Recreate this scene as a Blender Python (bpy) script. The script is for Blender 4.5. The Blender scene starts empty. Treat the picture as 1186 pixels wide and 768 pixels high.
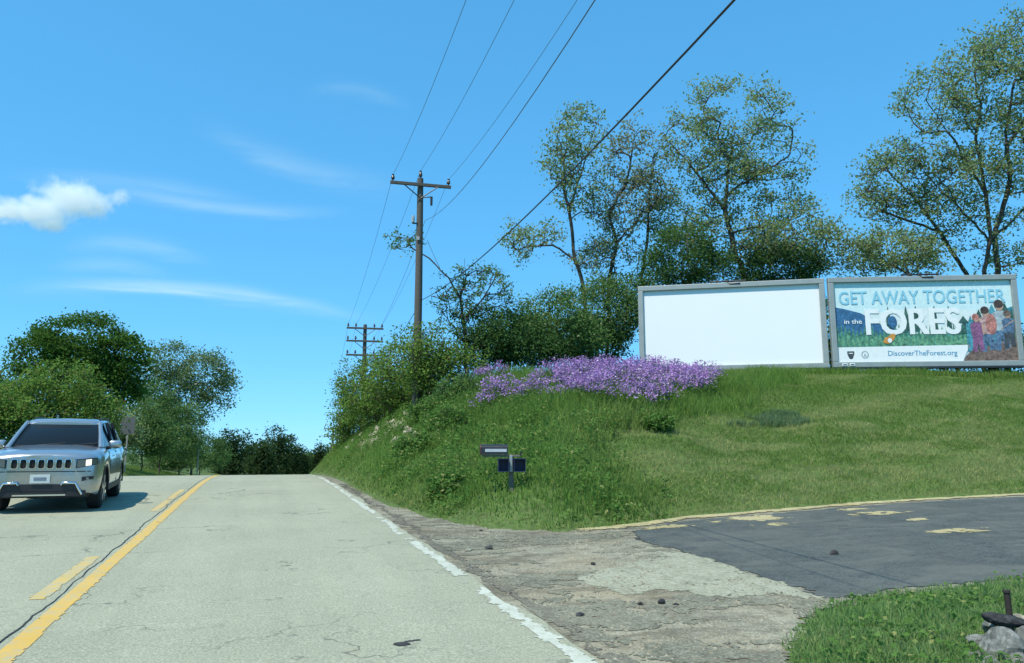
import bpy, bmesh, math, random
import numpy as np
from mathutils import Vector, Matrix
R = math.radians
rng = np.random.default_rng(7)
random.seed(7)
scene = bpy.context.scene
C = scene.collection

# ---------------------------------------------------------------- camera
PW, PH, FPX = 1186.0, 768.0, 890.0          # photograph size and focal length in its pixels
PITCH, YAW = math.atan(140 / FPX), 0.3156
CAM = np.array([0.0, 0.0, 1.5])
cam = bpy.data.cameras.new('camera'); cam_o = bpy.data.objects.new('camera', cam); C.objects.link(cam_o)
cam.sensor_fit = 'HORIZONTAL'; cam.sensor_width = 36; cam.lens = FPX / PW * 36
cam.clip_start = 0.1; cam.clip_end = 6000
cam_o.location = CAM; cam_o.rotation_euler = (math.pi / 2 + PITCH, 0, -YAW)
scene.camera = cam_o

# ---------------------------------------------------------------- light
SUN_EL, SUN_AZ = R(60), math.atan2(-0.84, -0.47)      # azimuth measured from +Y towards +X
S = Vector((math.sin(SUN_AZ) * math.cos(SUN_EL), math.cos(SUN_AZ) * math.cos(SUN_EL), math.sin(SUN_EL)))
sun = bpy.data.lights.new('sun', 'SUN'); sun.energy = 3.5; sun.angle = R(0.55); sun.color = (1, 0.965, 0.83)
sun_o = bpy.data.objects.new('sun', sun); C.objects.link(sun_o)
sun_o.rotation_euler = S.to_track_quat('Z', 'Y').to_euler(); sun_o.location = (-20, -10, 40)
world = bpy.data.worlds.new('World'); scene.world = world; world.use_nodes = True
WN, WL = world.node_tree.nodes, world.node_tree.links
for n in list(WN): WN.remove(n)

class G:                                               # small node-graph helper
    def __init__(s, tree): s.t = tree
    def n(s, typ, **kw):
        ins = kw.pop('ins', {})
        nd = s.t.nodes.new(typ)
        for k, v in kw.items(): setattr(nd, k, v)
        for k, v in ins.items(): s.set(nd, k, v)
        return nd
    def set(s, nd, k, v):
        i = nd.inputs[k]
        if isinstance(v, bpy.types.NodeSocket): s.t.links.new(v, i)
        else:
            if isinstance(v, tuple) and len(v) == 3 and i.type == 'RGBA': v = (*v, 1)
            i.default_value = v
    def m(s, op, a, b=0.0, c=None, clamp=False):
        nd = s.n('ShaderNodeMath', operation=op, use_clamp=clamp, ins={0: a, 1: b})
        if c is not None: s.set(nd, 2, c)
        return nd.outputs[0]
    def mix(s, f, a, b, mode='MIX'):
        nd = s.n('ShaderNodeMix', data_type='RGBA', blend_type=mode)
        s.set(nd, 0, f); s.set(nd, 6, a); s.set(nd, 7, b)
        return nd.outputs[2]
    def ramp(s, f, stops, interp='LINEAR'):
        nd = s.n('ShaderNodeValToRGB'); s.set(nd, 0, f)
        cr = nd.color_ramp; cr.interpolation = interp
        while len(cr.elements) < len(stops): cr.elements.new(0.5)
        for e, (p, c) in zip(cr.elements, stops):
            e.position = p; e.color = (*c, 1) if isinstance(c, tuple) else (c, c, c, 1)
        return nd.outputs[0]
    def noise(s, vec, scale, detail=4.0, rough=0.55, dist=0.0):
        nd = s.n('ShaderNodeTexNoise', ins={'Scale': scale, 'Detail': detail, 'Roughness': rough, 'Distortion': dist})
        if vec is not None: s.set(nd, 'Vector', vec)
        return nd.outputs[0]
    def mapr(s, v, a, b, c=0.0, d=1.0, smooth=False):
        nd = s.n('ShaderNodeMapRange', ins={0: v, 1: a, 2: b, 3: c, 4: d})
        if smooth: nd.interpolation_type = 'SMOOTHSTEP'
        return nd.outputs[0]

g = G(world.node_tree)
sky = g.n('ShaderNodeTexSky', sky_type='NISHITA', sun_disc=False, sun_elevation=SUN_EL, sun_rotation=SUN_AZ,
          altitude=2000, air_density=1.0, dust_density=0.0, ozone_density=6.0)
gen = g.n('ShaderNodeTexCoord').outputs['Generated']
sep = g.n('ShaderNodeSeparateXYZ', ins={0: gen})
az = g.m('ARCTAN2', sep.outputs[0], sep.outputs[1]); el = g.m('ARCSINE', sep.outputs[2])
aev = g.n('ShaderNodeCombineXYZ', ins={0: az, 1: el}).outputs[0]
mp = g.n('ShaderNodeMapping', ins={'Vector': aev, 'Rotation': (0, 0, 0.18), 'Scale': (4.0, 30.0, 1)}).outputs[0]
nz = g.noise(mp, 1.6, 4, 0.6, 0.6)
def streak(az0, az1, e0, slope, curve, width, amt, seed):
    """thin cirrus band along a gently bent line in azimuth and elevation"""
    t = g.m('SUBTRACT', az, az0)
    line = g.m('ADD', g.m('ADD', e0, g.m('MULTIPLY', t, slope)), g.m('MULTIPLY', g.m('MULTIPLY', t, t), curve))
    d = g.m('ADD', g.m('SUBTRACT', el, line), g.m('MULTIPLY', g.m('SUBTRACT', nz, 0.5), width * 2.2))
    band = g.m('EXPONENT', g.m('MULTIPLY', g.m('POWER', g.m('DIVIDE', d, width), 2.0), -1.0))
    L = az1 - az0
    ends = g.m('MULTIPLY', g.mapr(t, -0.03, L * 0.35, smooth=True), g.mapr(t, L * 0.55, L + 0.03, 1.0, 0.0, smooth=True))
    return g.m('MULTIPLY', g.m('MULTIPLY', band, ends), g.m('MULTIPLY', g.mapr(nz, 0.25, 0.7, 0.3, 1.0), amt))
def sky_dir(px, py):
    cr, sr = math.cos(YAW), math.sin(YAW); ct, st = math.cos(PITCH), math.sin(PITCH)
    f = np.array([sr * ct, cr * ct, st]); r = np.array([cr, -sr, 0]); u = np.cross(r, f)
    d = f + r * ((px - PW / 2) / FPX) + u * ((PH / 2 - py) / FPX); d /= np.linalg.norm(d)
    return math.atan2(d[0], d[1]), math.asin(d[2])
def streak_px(a, b, m, width, amt, seed):
    (a0, e0), (a1, e1), (am, em) = sky_dir(*a), sky_dir(*b), sky_dir(*m)
    A = np.array([[a1 - a0, (a1 - a0) ** 2], [am - a0, (am - a0) ** 2]]); s = np.linalg.solve(A, [e1 - e0, em - e0])
    return streak(a0, a1, e0, float(s[0]), float(s[1]), width, amt, seed)
cir = None
for args in [((20, 335), (430, 372), (270, 340), 0.008, 0.48, 1.3), ((90, 205), (400, 245), (240, 238), 0.007, 0.27, 4.1),
             ((0, 208), (330, 250), (160, 214), 0.010, 0.17, 6.4), ((240, 150), (470, 215), (370, 200), 0.013, 0.16, 9.2),
             ((90, 285), (230, 300), (160, 284), 0.010, 0.22, 2.7), ((70, 310), (190, 318), (120, 306), 0.009, 0.16, 8.3),
             ((370, 105), (460, 118), (420, 106), 0.008, 0.12, 7.7)]:
    v = streak_px(*args); cir = v if cir is None else g.m('MAXIMUM', cir, v)
hs = g.n('ShaderNodeHueSaturation', ins={'Hue': 0.48, 'Saturation': 1.2, 'Value': 1.0, 'Color': sky.outputs[0]}).outputs[0]
hs = g.n('ShaderNodeGamma', ins={0: hs, 1: 0.45}).outputs[0]                 # the camera's soft tone curve for the sky
hs = g.mix(1.0, hs, (0.83, 1.68, 2.4), 'MULTIPLY')
skyc = g.mix(cir, hs, (3.6, 4.7, 5.0))
bg = g.n('ShaderNodeBackground', ins={'Color': skyc, 'Strength': 0.15})
world.cycles.sampling_method = 'MANUAL'; world.cycles.sample_map_resolution = 256
WL.new(bg.outputs[0], g.n('ShaderNodeOutputWorld').inputs[0])

vs = scene.view_settings
vs.view_transform = 'Standard'; vs.look = 'None'; vs.exposure = 0.56; vs.gamma = 1.0; vs.use_curve_mapping = False
cy = scene.cycles
cy.use_denoising = True; cy.max_bounces = 8; cy.diffuse_bounces = 3; cy.glossy_bounces = 3; cy.transmission_bounces = 4
cy.transparent_max_bounces = 8; cy.volume_bounces = 14; cy.caustics_reflective = False; cy.caustics_refractive = False

# ---------------------------------------------------------------- pixel rays and terrain
def basis():
    f = np.array([math.sin(YAW) * math.cos(PITCH), math.cos(YAW) * math.cos(PITCH), math.sin(PITCH)])
    r = np.array([math.cos(YAW), -math.sin(YAW), 0.0])
    return r, np.cross(r, f), f
CR, CU, CF = basis()
CFH = np.array([math.sin(YAW), math.cos(YAW), 0.0])
def ray(px, py): return CF + CR * ((px - PW / 2) / FPX) + CU * ((PH / 2 - py) / FPX)
def at(px, py, depth): return CAM + ray(px, py) * depth
GR, Y0, KC, SDN = 0.025, 21.0, 0.00166, -0.05
YE = Y0 + (GR - SDN) / (2 * KC); ZE = GR * YE - KC * (YE - Y0) ** 2
def zr(y):
    """height of the road along its length: a rise, a crest and a long fall"""
    y = np.asarray(y, float)
    z = np.where(y < Y0, GR * np.maximum(y, -60), GR * y - KC * (y - Y0) ** 2)
    z = np.where(y > YE, ZE + SDN * 90 * (1 - np.exp(-(y - YE) / 90)), z)
    return z
def xc(y):
    """sideways shift of the road: it bends to the right beyond the crest"""
    y = np.asarray(y, float); t = np.maximum(y - 32, 0)
    return np.where(t < 150, 0.0009 * t * t, 20.25 + 0.27 * (t - 150))
XR, XL = 2.13, -5.35
def side(x):
    """the drive climbs gently away from the road"""
    return 0.025 * np.clip(np.asarray(x, float) - 6.0, 0, 60)
def bz(x, y): return zr(y) + side(x)
def bpt(px, py, up=0.0):
    """where the ray through a pixel meets the road and drive surface"""
    d = ray(px, py); t = np.linspace(3, 60, 6000); P = CAM + t[:, None] * d
    k = np.nonzero(P[:, 2] < bz(P[:, 0], P[:, 1]) + up)[0]; return P[k[0]] if len(k) else P[-1]
TOE = [tuple(bpt(*p)[:2]) for p in [(450, 582), (500, 597), (560, 609), (650, 614), (740, 605), (800, 597), (900, 589), (1000, 581), (1100, 575), (1186, 571)]]
TOE += [(TOE[-1][0] + 10, TOE[-1][1] + 1.5), (TOE[-1][0] + 45, TOE[-1][1] + 4), (TOE[-1][0] + 130, TOE[-1][1] + 8)]
_far = [(XR + 0.5 + float(xc(y)), float(y)) for y in (300, 220, 170, 130, 100, 80, 60, 45, 36, 29, 21)]
TOEL = np.array(_far + TOE)
ISLE = [(3.45, -6), (3.45, 4.3)] + [tuple(bpt(*p)[:2]) for p in [(910, 762), (903, 742), (945, 702), (1030, 686), (1110, 677), (1186, 671)]] + [(14, 6.6), (30, 6.9), (30, -6)]
HILL = np.vstack([TOEL, [[400, 60], [400, 400], [100, 400]]])
def inside(poly, x, y):
    r = np.zeros(x.shape, bool); n = len(poly)
    for i in range(n):
        x1, y1 = poly[i]; x2, y2 = poly[(i + 1) % n]
        if y1 == y2: continue
        c = ((y1 > y) != (y2 > y)) & (x < (x2 - x1) * (y - y1) / (y2 - y1) + x1)
        r ^= c
    return r
def dist_line(P, x, y):
    d = np.full(x.shape, 1e9)
    for (x1, y1), (x2, y2) in zip(P[:-1], P[1:]):
        dx, dy = x2 - x1, y2 - y1
        t = np.clip(((x - x1) * dx + (y - y1) * dy) / (dx * dx + dy * dy), 0, 1)
        d = np.minimum(d, np.hypot(x - x1 - t * dx, y - y1 - t * dy))
    return d
def ss(a, b, v):
    t = np.clip((v - a) / (b - a), 0, 1); return t * t * (3 - 2 * t)
def bump(x, y, s, a): return a * (np.sin(x * 1.7 / s + 1.3 * np.sin(y / s)) * np.sin(y * 1.3 / s + 1.1 * np.cos(x * 0.8 / s)))
def hill_d(x, y):
    x, y = np.asarray(x, float), np.asarray(y, float)
    return np.where(inside(HILL, x, y), 1, -1) * dist_line(TOEL, x, y)
def terrain(x, y):
    x, y = np.atleast_1d(np.asarray(x, float)), np.atleast_1d(np.asarray(y, float))
    z = bz(x, y) - 0.03
    d = np.maximum(hill_d(x, y), 0)
    steep = ss(16, 27, y) * (1 - ss(8, 15, x))
    ha = 7.0 * (1 - np.exp(-(0.40 + 0.020 * np.clip(x - 14, 0, 14)) * d / 7.0))
    hb = 4.1 * (1 - np.exp(-1.25 * d / 4.1))
    h = ha * (1 - steep) + hb * steep
    h = h + np.minimum(d, 2) * 0.5 * (bump(x, y, 1.6, 0.10) + bump(x + 3, y, 0.6, 0.04))
    h = h * (1 - 0.8 * ss(70, 220, y))
    dl = np.maximum((XL - 0.7) - (x - xc(y)), 0)
    hl = 2.6 * (1 - np.exp(-0.3 * dl / 2.6)) * ss(6, 25, y) * (1 - 0.7 * ss(80, 200, y))
    dn = np.where(inside(ISLE, x, y), dist_line(ISLE + ISLE[:1], x, y), 0)      # grass island by the drive
    z = z + h; ex = (z - 4.62) * 3.0
    z = np.where((x > 2) & (y < 80), z - np.log1p(np.exp(np.clip(ex, -30, 30))) / 3.0, z)      # level top of the hill
    return z + hl + 0.09 * ss(0, 0.8, dn)
def hit(px, py, dmin=4.0, dmax=120.0):
    """where the ray through a pixel of the photograph meets the ground"""
    d = ray(px, py); t = np.linspace(dmin, dmax, 1600); P = CAM + t[:, None] * d
    k = np.nonzero(P[:, 2] < terrain(P[:, 0], P[:, 1]))[0]
    if len(k): return P[k[0]]
    gap = P[:, 2] - terrain(P[:, 0], P[:, 1]); n_ = int((t < 36).sum()); return P[int(gap[:n_].argmin())]      # just over the brow

# ---------------------------------------------------------------- mesh and object helpers
def tag(o, label=None, cat=None, group=None, kind=None):
    if label: o['label'] = label
    if cat: o['category'] = cat
    if group: o['group'] = group
    if kind: o['kind'] = kind
    return o
def empty(name, loc, label=None, cat=None, group=None, rz=0.0):
    o = bpy.data.objects.new(name, None); C.objects.link(o); o.location = loc; o.rotation_euler = (0, 0, rz); o.empty_display_size = 0.3
    return tag(o, label, cat, group)
def mesh_np(name, V, faces, mat, parent=None, smooth=False, off=None, attr=None):
    """object from a vertex array and a (n,3) or (n,4) face array (or a list of faces)"""
    V = np.asarray(V, np.float32)
    if off is not None: V = V - np.asarray(off, np.float32)
    me = bpy.data.meshes.new(name)
    if isinstance(faces, np.ndarray):
        n, k = faces.shape
        me.vertices.add(len(V)); me.vertices.foreach_set('co', V.ravel())
        me.loops.add(n * k); me.loops.foreach_set('vertex_index', faces.astype(np.int32).ravel())
        me.polygons.add(n); me.polygons.foreach_set('loop_start', np.arange(n, dtype=np.int32) * k)
        me.update(calc_edges=True)
    else:
        me.from_pydata(V.tolist(), [], faces); me.update()
    if attr is not None:
        a = me.attributes.new('tint', 'FLOAT', 'POINT'); a.data.foreach_set('value', np.asarray(attr, np.float32))
    if smooth: me.polygons.foreach_set('use_smooth', np.ones(len(me.polygons), bool))
    me.validate()
    o = bpy.data.objects.new(name, me); C.objects.link(o)
    if mat: me.materials.append(mat)
    if parent: o.parent = parent
    return o
class MB:
    def __init__(s): s.v, s.f = [], []
    def add(s, vs, fs):
        b = len(s.v); s.v += [tuple(v) for v in vs]; s.f += [tuple(i + b for i in f) for f in fs]; return s
    def box(s, c, d, rz=0.0, bev=0.0):
        cx, cy_, cz = c; hx, hy, hz = d[0] / 2, d[1] / 2, d[2] / 2
        if bev <= 0:
            P = [(a * hx, b * hy, e * hz) for e in (-1, 1) for a, b in ((-1, -1), (1, -1), (1, 1), (-1, 1))]
            F = [(3, 2, 1, 0), (4, 5, 6, 7), (0, 1, 5, 4), (1, 2, 6, 5), (2, 3, 7, 6), (3, 0, 4, 7)]
        else:
            b = min(bev, hx * .9, hy * .9, hz * .9); bm = bmesh.new(); bmesh.ops.create_cube(bm, size=1)
            bmesh.ops.scale(bm, vec=(d[0], d[1], d[2]), verts=bm.verts)
            bmesh.ops.bevel(bm, geom=list(bm.edges), offset=b, segments=2, affect='EDGES', profile=0.5)
            bm.verts.index_update(); P = [tuple(v.co) for v in bm.verts]; F = [tuple(v.index for v in f.verts) for f in bm.faces]; bm.free()
        c_, s_ = math.cos(rz), math.sin(rz)
        return s.add([(cx + x * c_ - y * s_, cy_ + x * s_ + y * c_, cz + z) for x, y, z in P], F)
    def tube(s, pts, rad, n=8, cap=True):
        pts = [Vector(p) for p in pts]; rad = [rad] * len(pts) if not hasattr(rad, '__len__') else rad
        vs, fs = [], []; up = Vector((0, 0, 1)); prev = None
        for i, p in enumerate(pts):
            t = (pts[min(i + 1, len(pts) - 1)] - pts[max(i - 1, 0)]).normalized()
            if prev is None: a = t.cross(up if abs(t.z) < 0.95 else Vector((1, 0, 0))).normalized()
            else: a = (prev - t * prev.dot(t)).normalized()
            prev = a; b = t.cross(a)
            for k in range(n):
                th = 2 * math.pi * k / n; vs.append(p + (a * math.cos(th) + b * math.sin(th)) * rad[i])
        for i in range(len(pts) - 1):
            for k in range(n):
                k2 = (k + 1) % n; fs.append((i * n + k, i * n + k2, (i + 1) * n + k2, (i + 1) * n + k))
        if cap: fs += [tuple(range(n))[::-1], tuple((len(pts) - 1) * n + k for k in range(n))]
        return s.add(vs, fs)
    def prism(s, poly, axis_pt):
        """extrude a polygon (3D points) by a vector"""
        n = len(poly); a = [Vector(p) for p in poly]; b = [p + Vector(axis_pt) for p in a]
        return s.add(a + b, [tuple(range(n))[::-1], tuple(range(n, 2 * n))] + [(i, (i + 1) % n, n + (i + 1) % n, n + i) for i in range(n)])
    def build(s, name, mat, parent=None, smooth=0.0, off=None):
        V = np.array([tuple(v) for v in s.v], np.float32)
        o = mesh_np(name, V, s.f, mat, parent, off=off)
        bm = bmesh.new(); bm.from_mesh(o.data); bmesh.ops.recalc_face_normals(bm, faces=bm.faces); bm.to_mesh(o.data); bm.free()
        if smooth:
            o.data.polygons.foreach_set('use_smooth', np.ones(len(o.data.polygons), bool)); o.data.set_sharp_from_angle(angle=R(smooth))
        return o

# ---------------------------------------------------------------- materials
def new_mat(name):
    m = bpy.data.materials.new(name); m.use_nodes = True
    for n in list(m.node_tree.nodes): m.node_tree.nodes.remove(n)
    return m, G(m.node_tree)
def finish(g_, shader, disp=None):
    out = g_.n('ShaderNodeOutputMaterial'); g_.t.links.new(shader, out.inputs[0])
def plain(name, col, rough=0.6, metal=0.0, var=0.15, scale=6.0, bump_=0.0, coat=0.0, spec=0.5):
    m, q = new_mat(name); tc = q.n('ShaderNodeTexCoord').outputs['Object']
    nz = q.noise(tc, scale, 6, 0.6)
    c = q.mix(nz, tuple(x * (1 - var) for x in col), tuple(min(1, x * (1 + var)) for x in col))
    b = q.n('ShaderNodeBsdfPrincipled', ins={'Base Color': c, 'Roughness': rough, 'Metallic': metal, 'Coat Weight': coat, 'Specular IOR Level': spec})
    if bump_:
        bn = q.n('ShaderNodeBump', ins={'Strength': bump_, 'Distance': 0.02, 'Height': q.noise(tc, scale * 4, 6, 0.6)}); q.set(b, 'Normal', bn.outputs[0])
    finish(q, b.outputs[0]); return m
def leaf_mat(name, c1, c2, c3=None, transl=0.4, clump=0.9):
    """leaf faces: a different green for every leaf and every clump, some light let through"""
    m, q = new_mat(name); tc = q.n('ShaderNodeTexCoord').outputs['Object']
    ri = q.n('ShaderNodeNewGeometry').outputs['Random Per Island']
    nz = q.mapr(q.noise(tc, clump, 3, 0.6), 0.32, 0.68)
    f = q.m('ADD', q.m('MULTIPLY', ri, 0.55), q.m('MULTIPLY', nz, 0.5), clamp=True)
    c = q.mix(f, c1, c2)
    if c3: c = q.mix(q.mapr(ri, 0.9, 0.93), c, c3)
    d = q.n('ShaderNodeBsdfDiffuse', ins={'Color': c}).outputs[0]
    t = q.n('ShaderNodeBsdfTranslucent', ins={'Color': q.mix(0.30, c, (0.17, 0.30, 0.05))}).outputs[0]
    s1 = q.n('ShaderNodeMixShader', ins={0: transl, 1: d, 2: t}).outputs[0]
    finish(q, s1); return m
def blade_mat(name, green1, green2, dry, transl=0.5):
    m, q = new_mat(name); tc = q.n('ShaderNodeTexCoord').outputs['Object']
    ri = q.n('ShaderNodeNewGeometry').outputs['Random Per Island']
    ti = q.n('ShaderNodeAttribute', attribute_name='tint').outputs['Fac']
    nz = q.mapr(q.noise(tc, 0.7, 4, 0.6), 0.3, 0.7)
    c = q.mix(q.m('ADD', q.m('MULTIPLY', ri, 0.5), q.m('MULTIPLY', nz, 0.5)), green1, green2)
    c = q.mix(ti, c, dry)
    d = q.n('ShaderNodeBsdfDiffuse', ins={'Color': c}).outputs[0]
    t = q.n('ShaderNodeBsdfTranslucent', ins={'Color': c}).outputs[0]
    finish(q, q.n('ShaderNodeMixShader', ins={0: transl, 1: d, 2: t}).outputs[0]); return m

M = {}
M['bark'] = plain('bark', (0.085, 0.07, 0.055), 0.9, var=0.45, scale=9, bump_=0.5)
M['bark_grey'] = plain('bark_grey', (0.15, 0.135, 0.115), 0.9, var=0.4, scale=9, bump_=0.5)
M['wood'] = plain('pole_wood', (0.095, 0.083, 0.07), 0.85, var=0.4, scale=14, bump_=0.4)
M['steel'] = plain('galvanised_steel', (0.34, 0.37, 0.36), 0.55, 0.3, var=0.18, scale=3)
M['dark_steel'] = plain('dark_steel', (0.045, 0.047, 0.05), 0.5, 0.5, var=0.3)
M['wire'] = plain('wire_black', (0.03, 0.03, 0.034), 0.6)
M['wire_alu'] = plain('wire_weathered', (0.09, 0.10, 0.11), 0.5)
M['insulator'] = plain('insulator_brown', (0.05, 0.028, 0.02), 0.3)
M['porcelain'] = plain('porcelain_grey', (0.4, 0.42, 0.42), 0.3)

def road_mat():
    m, q = new_mat('road_aged_asphalt'); P = q.n('ShaderNodeNewGeometry').outputs['Position']
    s = q.n('ShaderNodeSeparateXYZ', ins={0: P})
    lane = q.m('ABSOLUTE', q.m('SUBTRACT', q.m('PINGPONG', q.m('ADD', s.outputs[0], 1.6), 1.85), 0.92))   # wheel paths
    str_ = q.n('ShaderNodeMapping', ins={'Vector': P, 'Scale': (1.6, 0.12, 1)}).outputs[0]
    big = q.noise(P, 0.35, 4, 0.6); fine = q.noise(P, 55, 3, 0.7); mid = q.noise(P, 5.5, 5, 0.65); long = q.noise(str_, 1.3, 4, 0.6)
    c = q.mix(q.mapr(big, 0.3, 0.7), (0.30, 0.297, 0.21), (0.395, 0.39, 0.28))
    c = q.mix(q.m('MULTIPLY', q.mapr(long, 0.42, 0.72), 0.30), c, (0.21, 0.225, 0.165))
    c = q.mix(q.m('MULTIPLY', q.mapr(lane, 0.05, 0.5, 1, 0), 0.20), c, (0.43, 0.45, 0.33))
    c = q.mix(q.m('MULTIPLY', q.mapr(mid, 0.5, 0.8), 0.30), c, (0.20, 0.215, 0.155))
    c = q.mix(q.mapr(fine, 0.42, 0.62), q.mix(0.42, c, (0.13, 0.14, 0.095)), q.mix(0.25, c, (0.58, 0.60, 0.45)))
    # thin transverse and random cracks
    vm = q.n('ShaderNodeMapping', ins={'Vector': q.n('ShaderNodeVectorMath', operation='ADD', ins={0: P, 1: q.n('ShaderNodeVectorMath', operation='SCALE', ins={0: q.n('ShaderNodeTexNoise', ins={'Vector': P, 'Scale': 1.2, 'Detail': 5.0}).outputs[1], 'Scale': 1.3}).outputs[0]}).outputs[0], 'Scale': (0.16, 0.42, 1)}).outputs[0]
    vo = q.n('ShaderNodeTexVoronoi', feature='DISTANCE_TO_EDGE', ins={'Vector': vm, 'Scale': 1.0}).outputs['Distance']
    crack = q.m('MULTIPLY', q.mapr(vo, 0.0, 0.011, 1, 0), q.mapr(q.noise(P, 0.5, 2), 0.45, 0.6))
    c = q.mix(q.m('MULTIPLY', crack, 0.75), c, (0.05, 0.05, 0.045))
    b = q.n('ShaderNodeBsdfPrincipled', ins={'Base Color': c, 'Roughness': 0.88, 'Specular IOR Level': 0.3})
    bn = q.n('ShaderNodeBump', ins={'Strength': 0.5, 'Distance': 0.008, 'Height': q.m('SUBTRACT', q.noise(P, 70, 4, 0.7), q.m('MULTIPLY', crack, 1.0))}); q.set(b, 'Normal', bn.outputs[0])
    finish(q, b.outputs[0]); return m
def paint_mat(name, col, under, wear):
    m, q = new_mat(name); P = q.n('ShaderNodeNewGeometry').outputs['Position']
    n1 = q.noise(P, 7, 6, 0.75); n2 = q.noise(P, 60, 3, 0.7)
    f = q.mapr(q.m('ADD', q.m('MULTIPLY', n1, 0.6), q.m('MULTIPLY', n2, 0.4)), wear - 0.10, wear + 0.05)
    c = q.mix(f, under, q.mix(q.noise(P, 2.5, 3), tuple(x * 0.8 for x in col), col))
    finish(q, q.n('ShaderNodeBsdfPrincipled', ins={'Base Color': c, 'Roughness': 0.75}).outputs[0]); return m
def stony_mat(name, a, b_, dark, light, grain=75.0, rough=0.95, bump_=0.8, dist=0.02, stain=None):
    m, q = new_mat(name); P = q.n('ShaderNodeNewGeometry').outputs['Position']
    big = q.noise(P, 0.8, 5, 0.62); mid = q.noise(P, 3.0, 7, 0.72, 0.6); vo = q.n('ShaderNodeTexVoronoi', ins={'Vector': P, 'Scale': grain}).outputs['Color']
    sv = q.n('ShaderNodeSeparateColor', ins={0: vo}).outputs[0]
    c = q.mix(q.mapr(big, 0.33, 0.67), a, b_)
    c = q.mix(q.m('MULTIPLY', q.mapr(mid, 0.48, 0.68), 0.75), c, dark)
    c = q.mix(q.m('MULTIPLY', q.mapr(sv, 0.6, 0.95), 0.55), c, light); c = q.mix(q.m('MULTIPLY', q.mapr(sv, 0.3, 0.05), 0.5), c, dark)
    if stain:
        st = q.noise(q.n('ShaderNodeMapping', ins={'Vector': P, 'Scale': (0.8, 1.5, 1), 'Rotation': (0, 0, 0.3)}).outputs[0], 1.1, 7, 0.7, 0.8)
        c = q.mix(q.m('MULTIPLY', q.mapr(q.noise(P, 0.45, 4, 0.6), 0.5, 0.66), 0.4), c, (0.36, 0.29, 0.175) if name == 'gravel' else stain)
        c = q.mix(q.m('MULTIPLY', q.mapr(st, 0.46, 0.62), 0.75), c, stain)
        c = q.mix(q.m('MULTIPLY', q.mapr(q.noise(P, 11, 6, 0.75, 0.8), 0.57, 0.64), 0.65), c, tuple(v * 0.55 for v in stain))
    b = q.n('ShaderNodeBsdfPrincipled', ins={'Base Color': c, 'Roughness': rough, 'Specular IOR Level': 0.25})
    bn = q.n('ShaderNodeBump', ins={'Strength': bump_, 'Distance': dist, 'Height': q.m('ADD', sv, q.m('MULTIPLY', mid, 2.0))}); q.set(b, 'Normal', bn.outputs[0])
    finish(q, b.outputs[0]); return m
M['road'] = road_mat()
M['yellow'] = paint_mat('yellow_road_paint', (0.64, 0.40, 0.075), (0.38, 0.35, 0.23), 0.475)
M['yellow_worn'] = paint_mat('yellow_road_paint_worn', (0.60, 0.41, 0.10), (0.37, 0.355, 0.26), 0.51)
M['white_paint'] = paint_mat('white_road_paint_worn', (0.56, 0.57, 0.48), (0.36, 0.37, 0.28), 0.50)
M['gravel'] = stony_mat('gravel', (0.25, 0.23, 0.165), (0.35, 0.33, 0.245), (0.11, 0.10, 0.07), (0.48, 0.46, 0.36), stain=(0.12, 0.105, 0.075))
M['asphalt'] = stony_mat('drive_asphalt', (0.057, 0.068, 0.062), (0.088, 0.10, 0.09), (0.04, 0.045, 0.05), (0.15, 0.16, 0.15), 60, 0.85, 0.5, 0.01, stain=(0.125, 0.13, 0.115))
M['apron'] = stony_mat('old_concrete', (0.275, 0.275, 0.195), (0.335, 0.335, 0.245), (0.18, 0.175, 0.125), (0.44, 0.435, 0.33), 40, 0.9, 0.4, 0.008)
M['sand'] = stony_mat('dry_sand', (0.36, 0.30, 0.14), (0.46, 0.40, 0.22), (0.23, 0.19, 0.10), (0.52, 0.46, 0.28), 40, 0.95, 0.5, 0.01)
M['tar'] = stony_mat('tar', (0.035, 0.035, 0.037), (0.06, 0.06, 0.06), (0.02, 0.02, 0.02), (0.09, 0.09, 0.09), 40)
M['soil'] = stony_mat('grassy_soil', (0.07, 0.12, 0.028), (0.10, 0.165, 0.04), (0.06, 0.07, 0.025), (0.14, 0.16, 0.06), 14, 0.95, 0.6, 0.03)
M['stone'] = stony_mat('pale_limestone', (0.30, 0.26, 0.175), (0.43, 0.38, 0.27), (0.13, 0.11, 0.07), (0.50, 0.45, 0.34), 16, 0.95, 0.9, 0.03)
M['grey_stone'] = stony_mat('grey_stone', (0.14, 0.145, 0.13), (0.23, 0.23, 0.205), (0.06, 0.06, 0.055), (0.30, 0.30, 0.27), 34, 0.9, 0.7, 0.015)

# ---------------------------------------------------------------- ground, road and drive
def axis_grid(parts):
    a = []
    for lo, hi, st in parts: a += list(np.arange(lo, hi, st))
    a.append(parts[-1][1]); return np.array(a)
gx = axis_grid([(-2500, -300, 275), (-300, -60, 20), (-60, -16, 2), (-16, 2, 0.6), (2, 24, 0.3), (24, 45, 0.8), (45, 120, 5), (120, 400, 28), (400, 2500, 300)])
gy = axis_grid([(-400, -60, 34), (-60, -8, 4), (-8, 4, 0.6), (4, 34, 0.3), (34, 60, 0.8), (60, 140, 4), (140, 400, 20), (400, 3000, 260)])
X, Y = np.meshgrid(gx, gy); Z = terrain(X.ravel(), Y.ravel())
nx, ny = len(gx), len(gy)
idx = np.arange(nx * ny).reshape(ny, nx)
quads = np.stack([idx[:-1, :-1], idx[:-1, 1:], idx[1:, 1:], idx[1:, :-1]], -1).reshape(-1, 4)
tag(mesh_np('ground', np.stack([X.ravel(), Y.ravel(), Z], 1), quads, M['soil'], smooth=True), 'grassy ground rising into a bank beside the road', None, None, 'structure')

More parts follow.
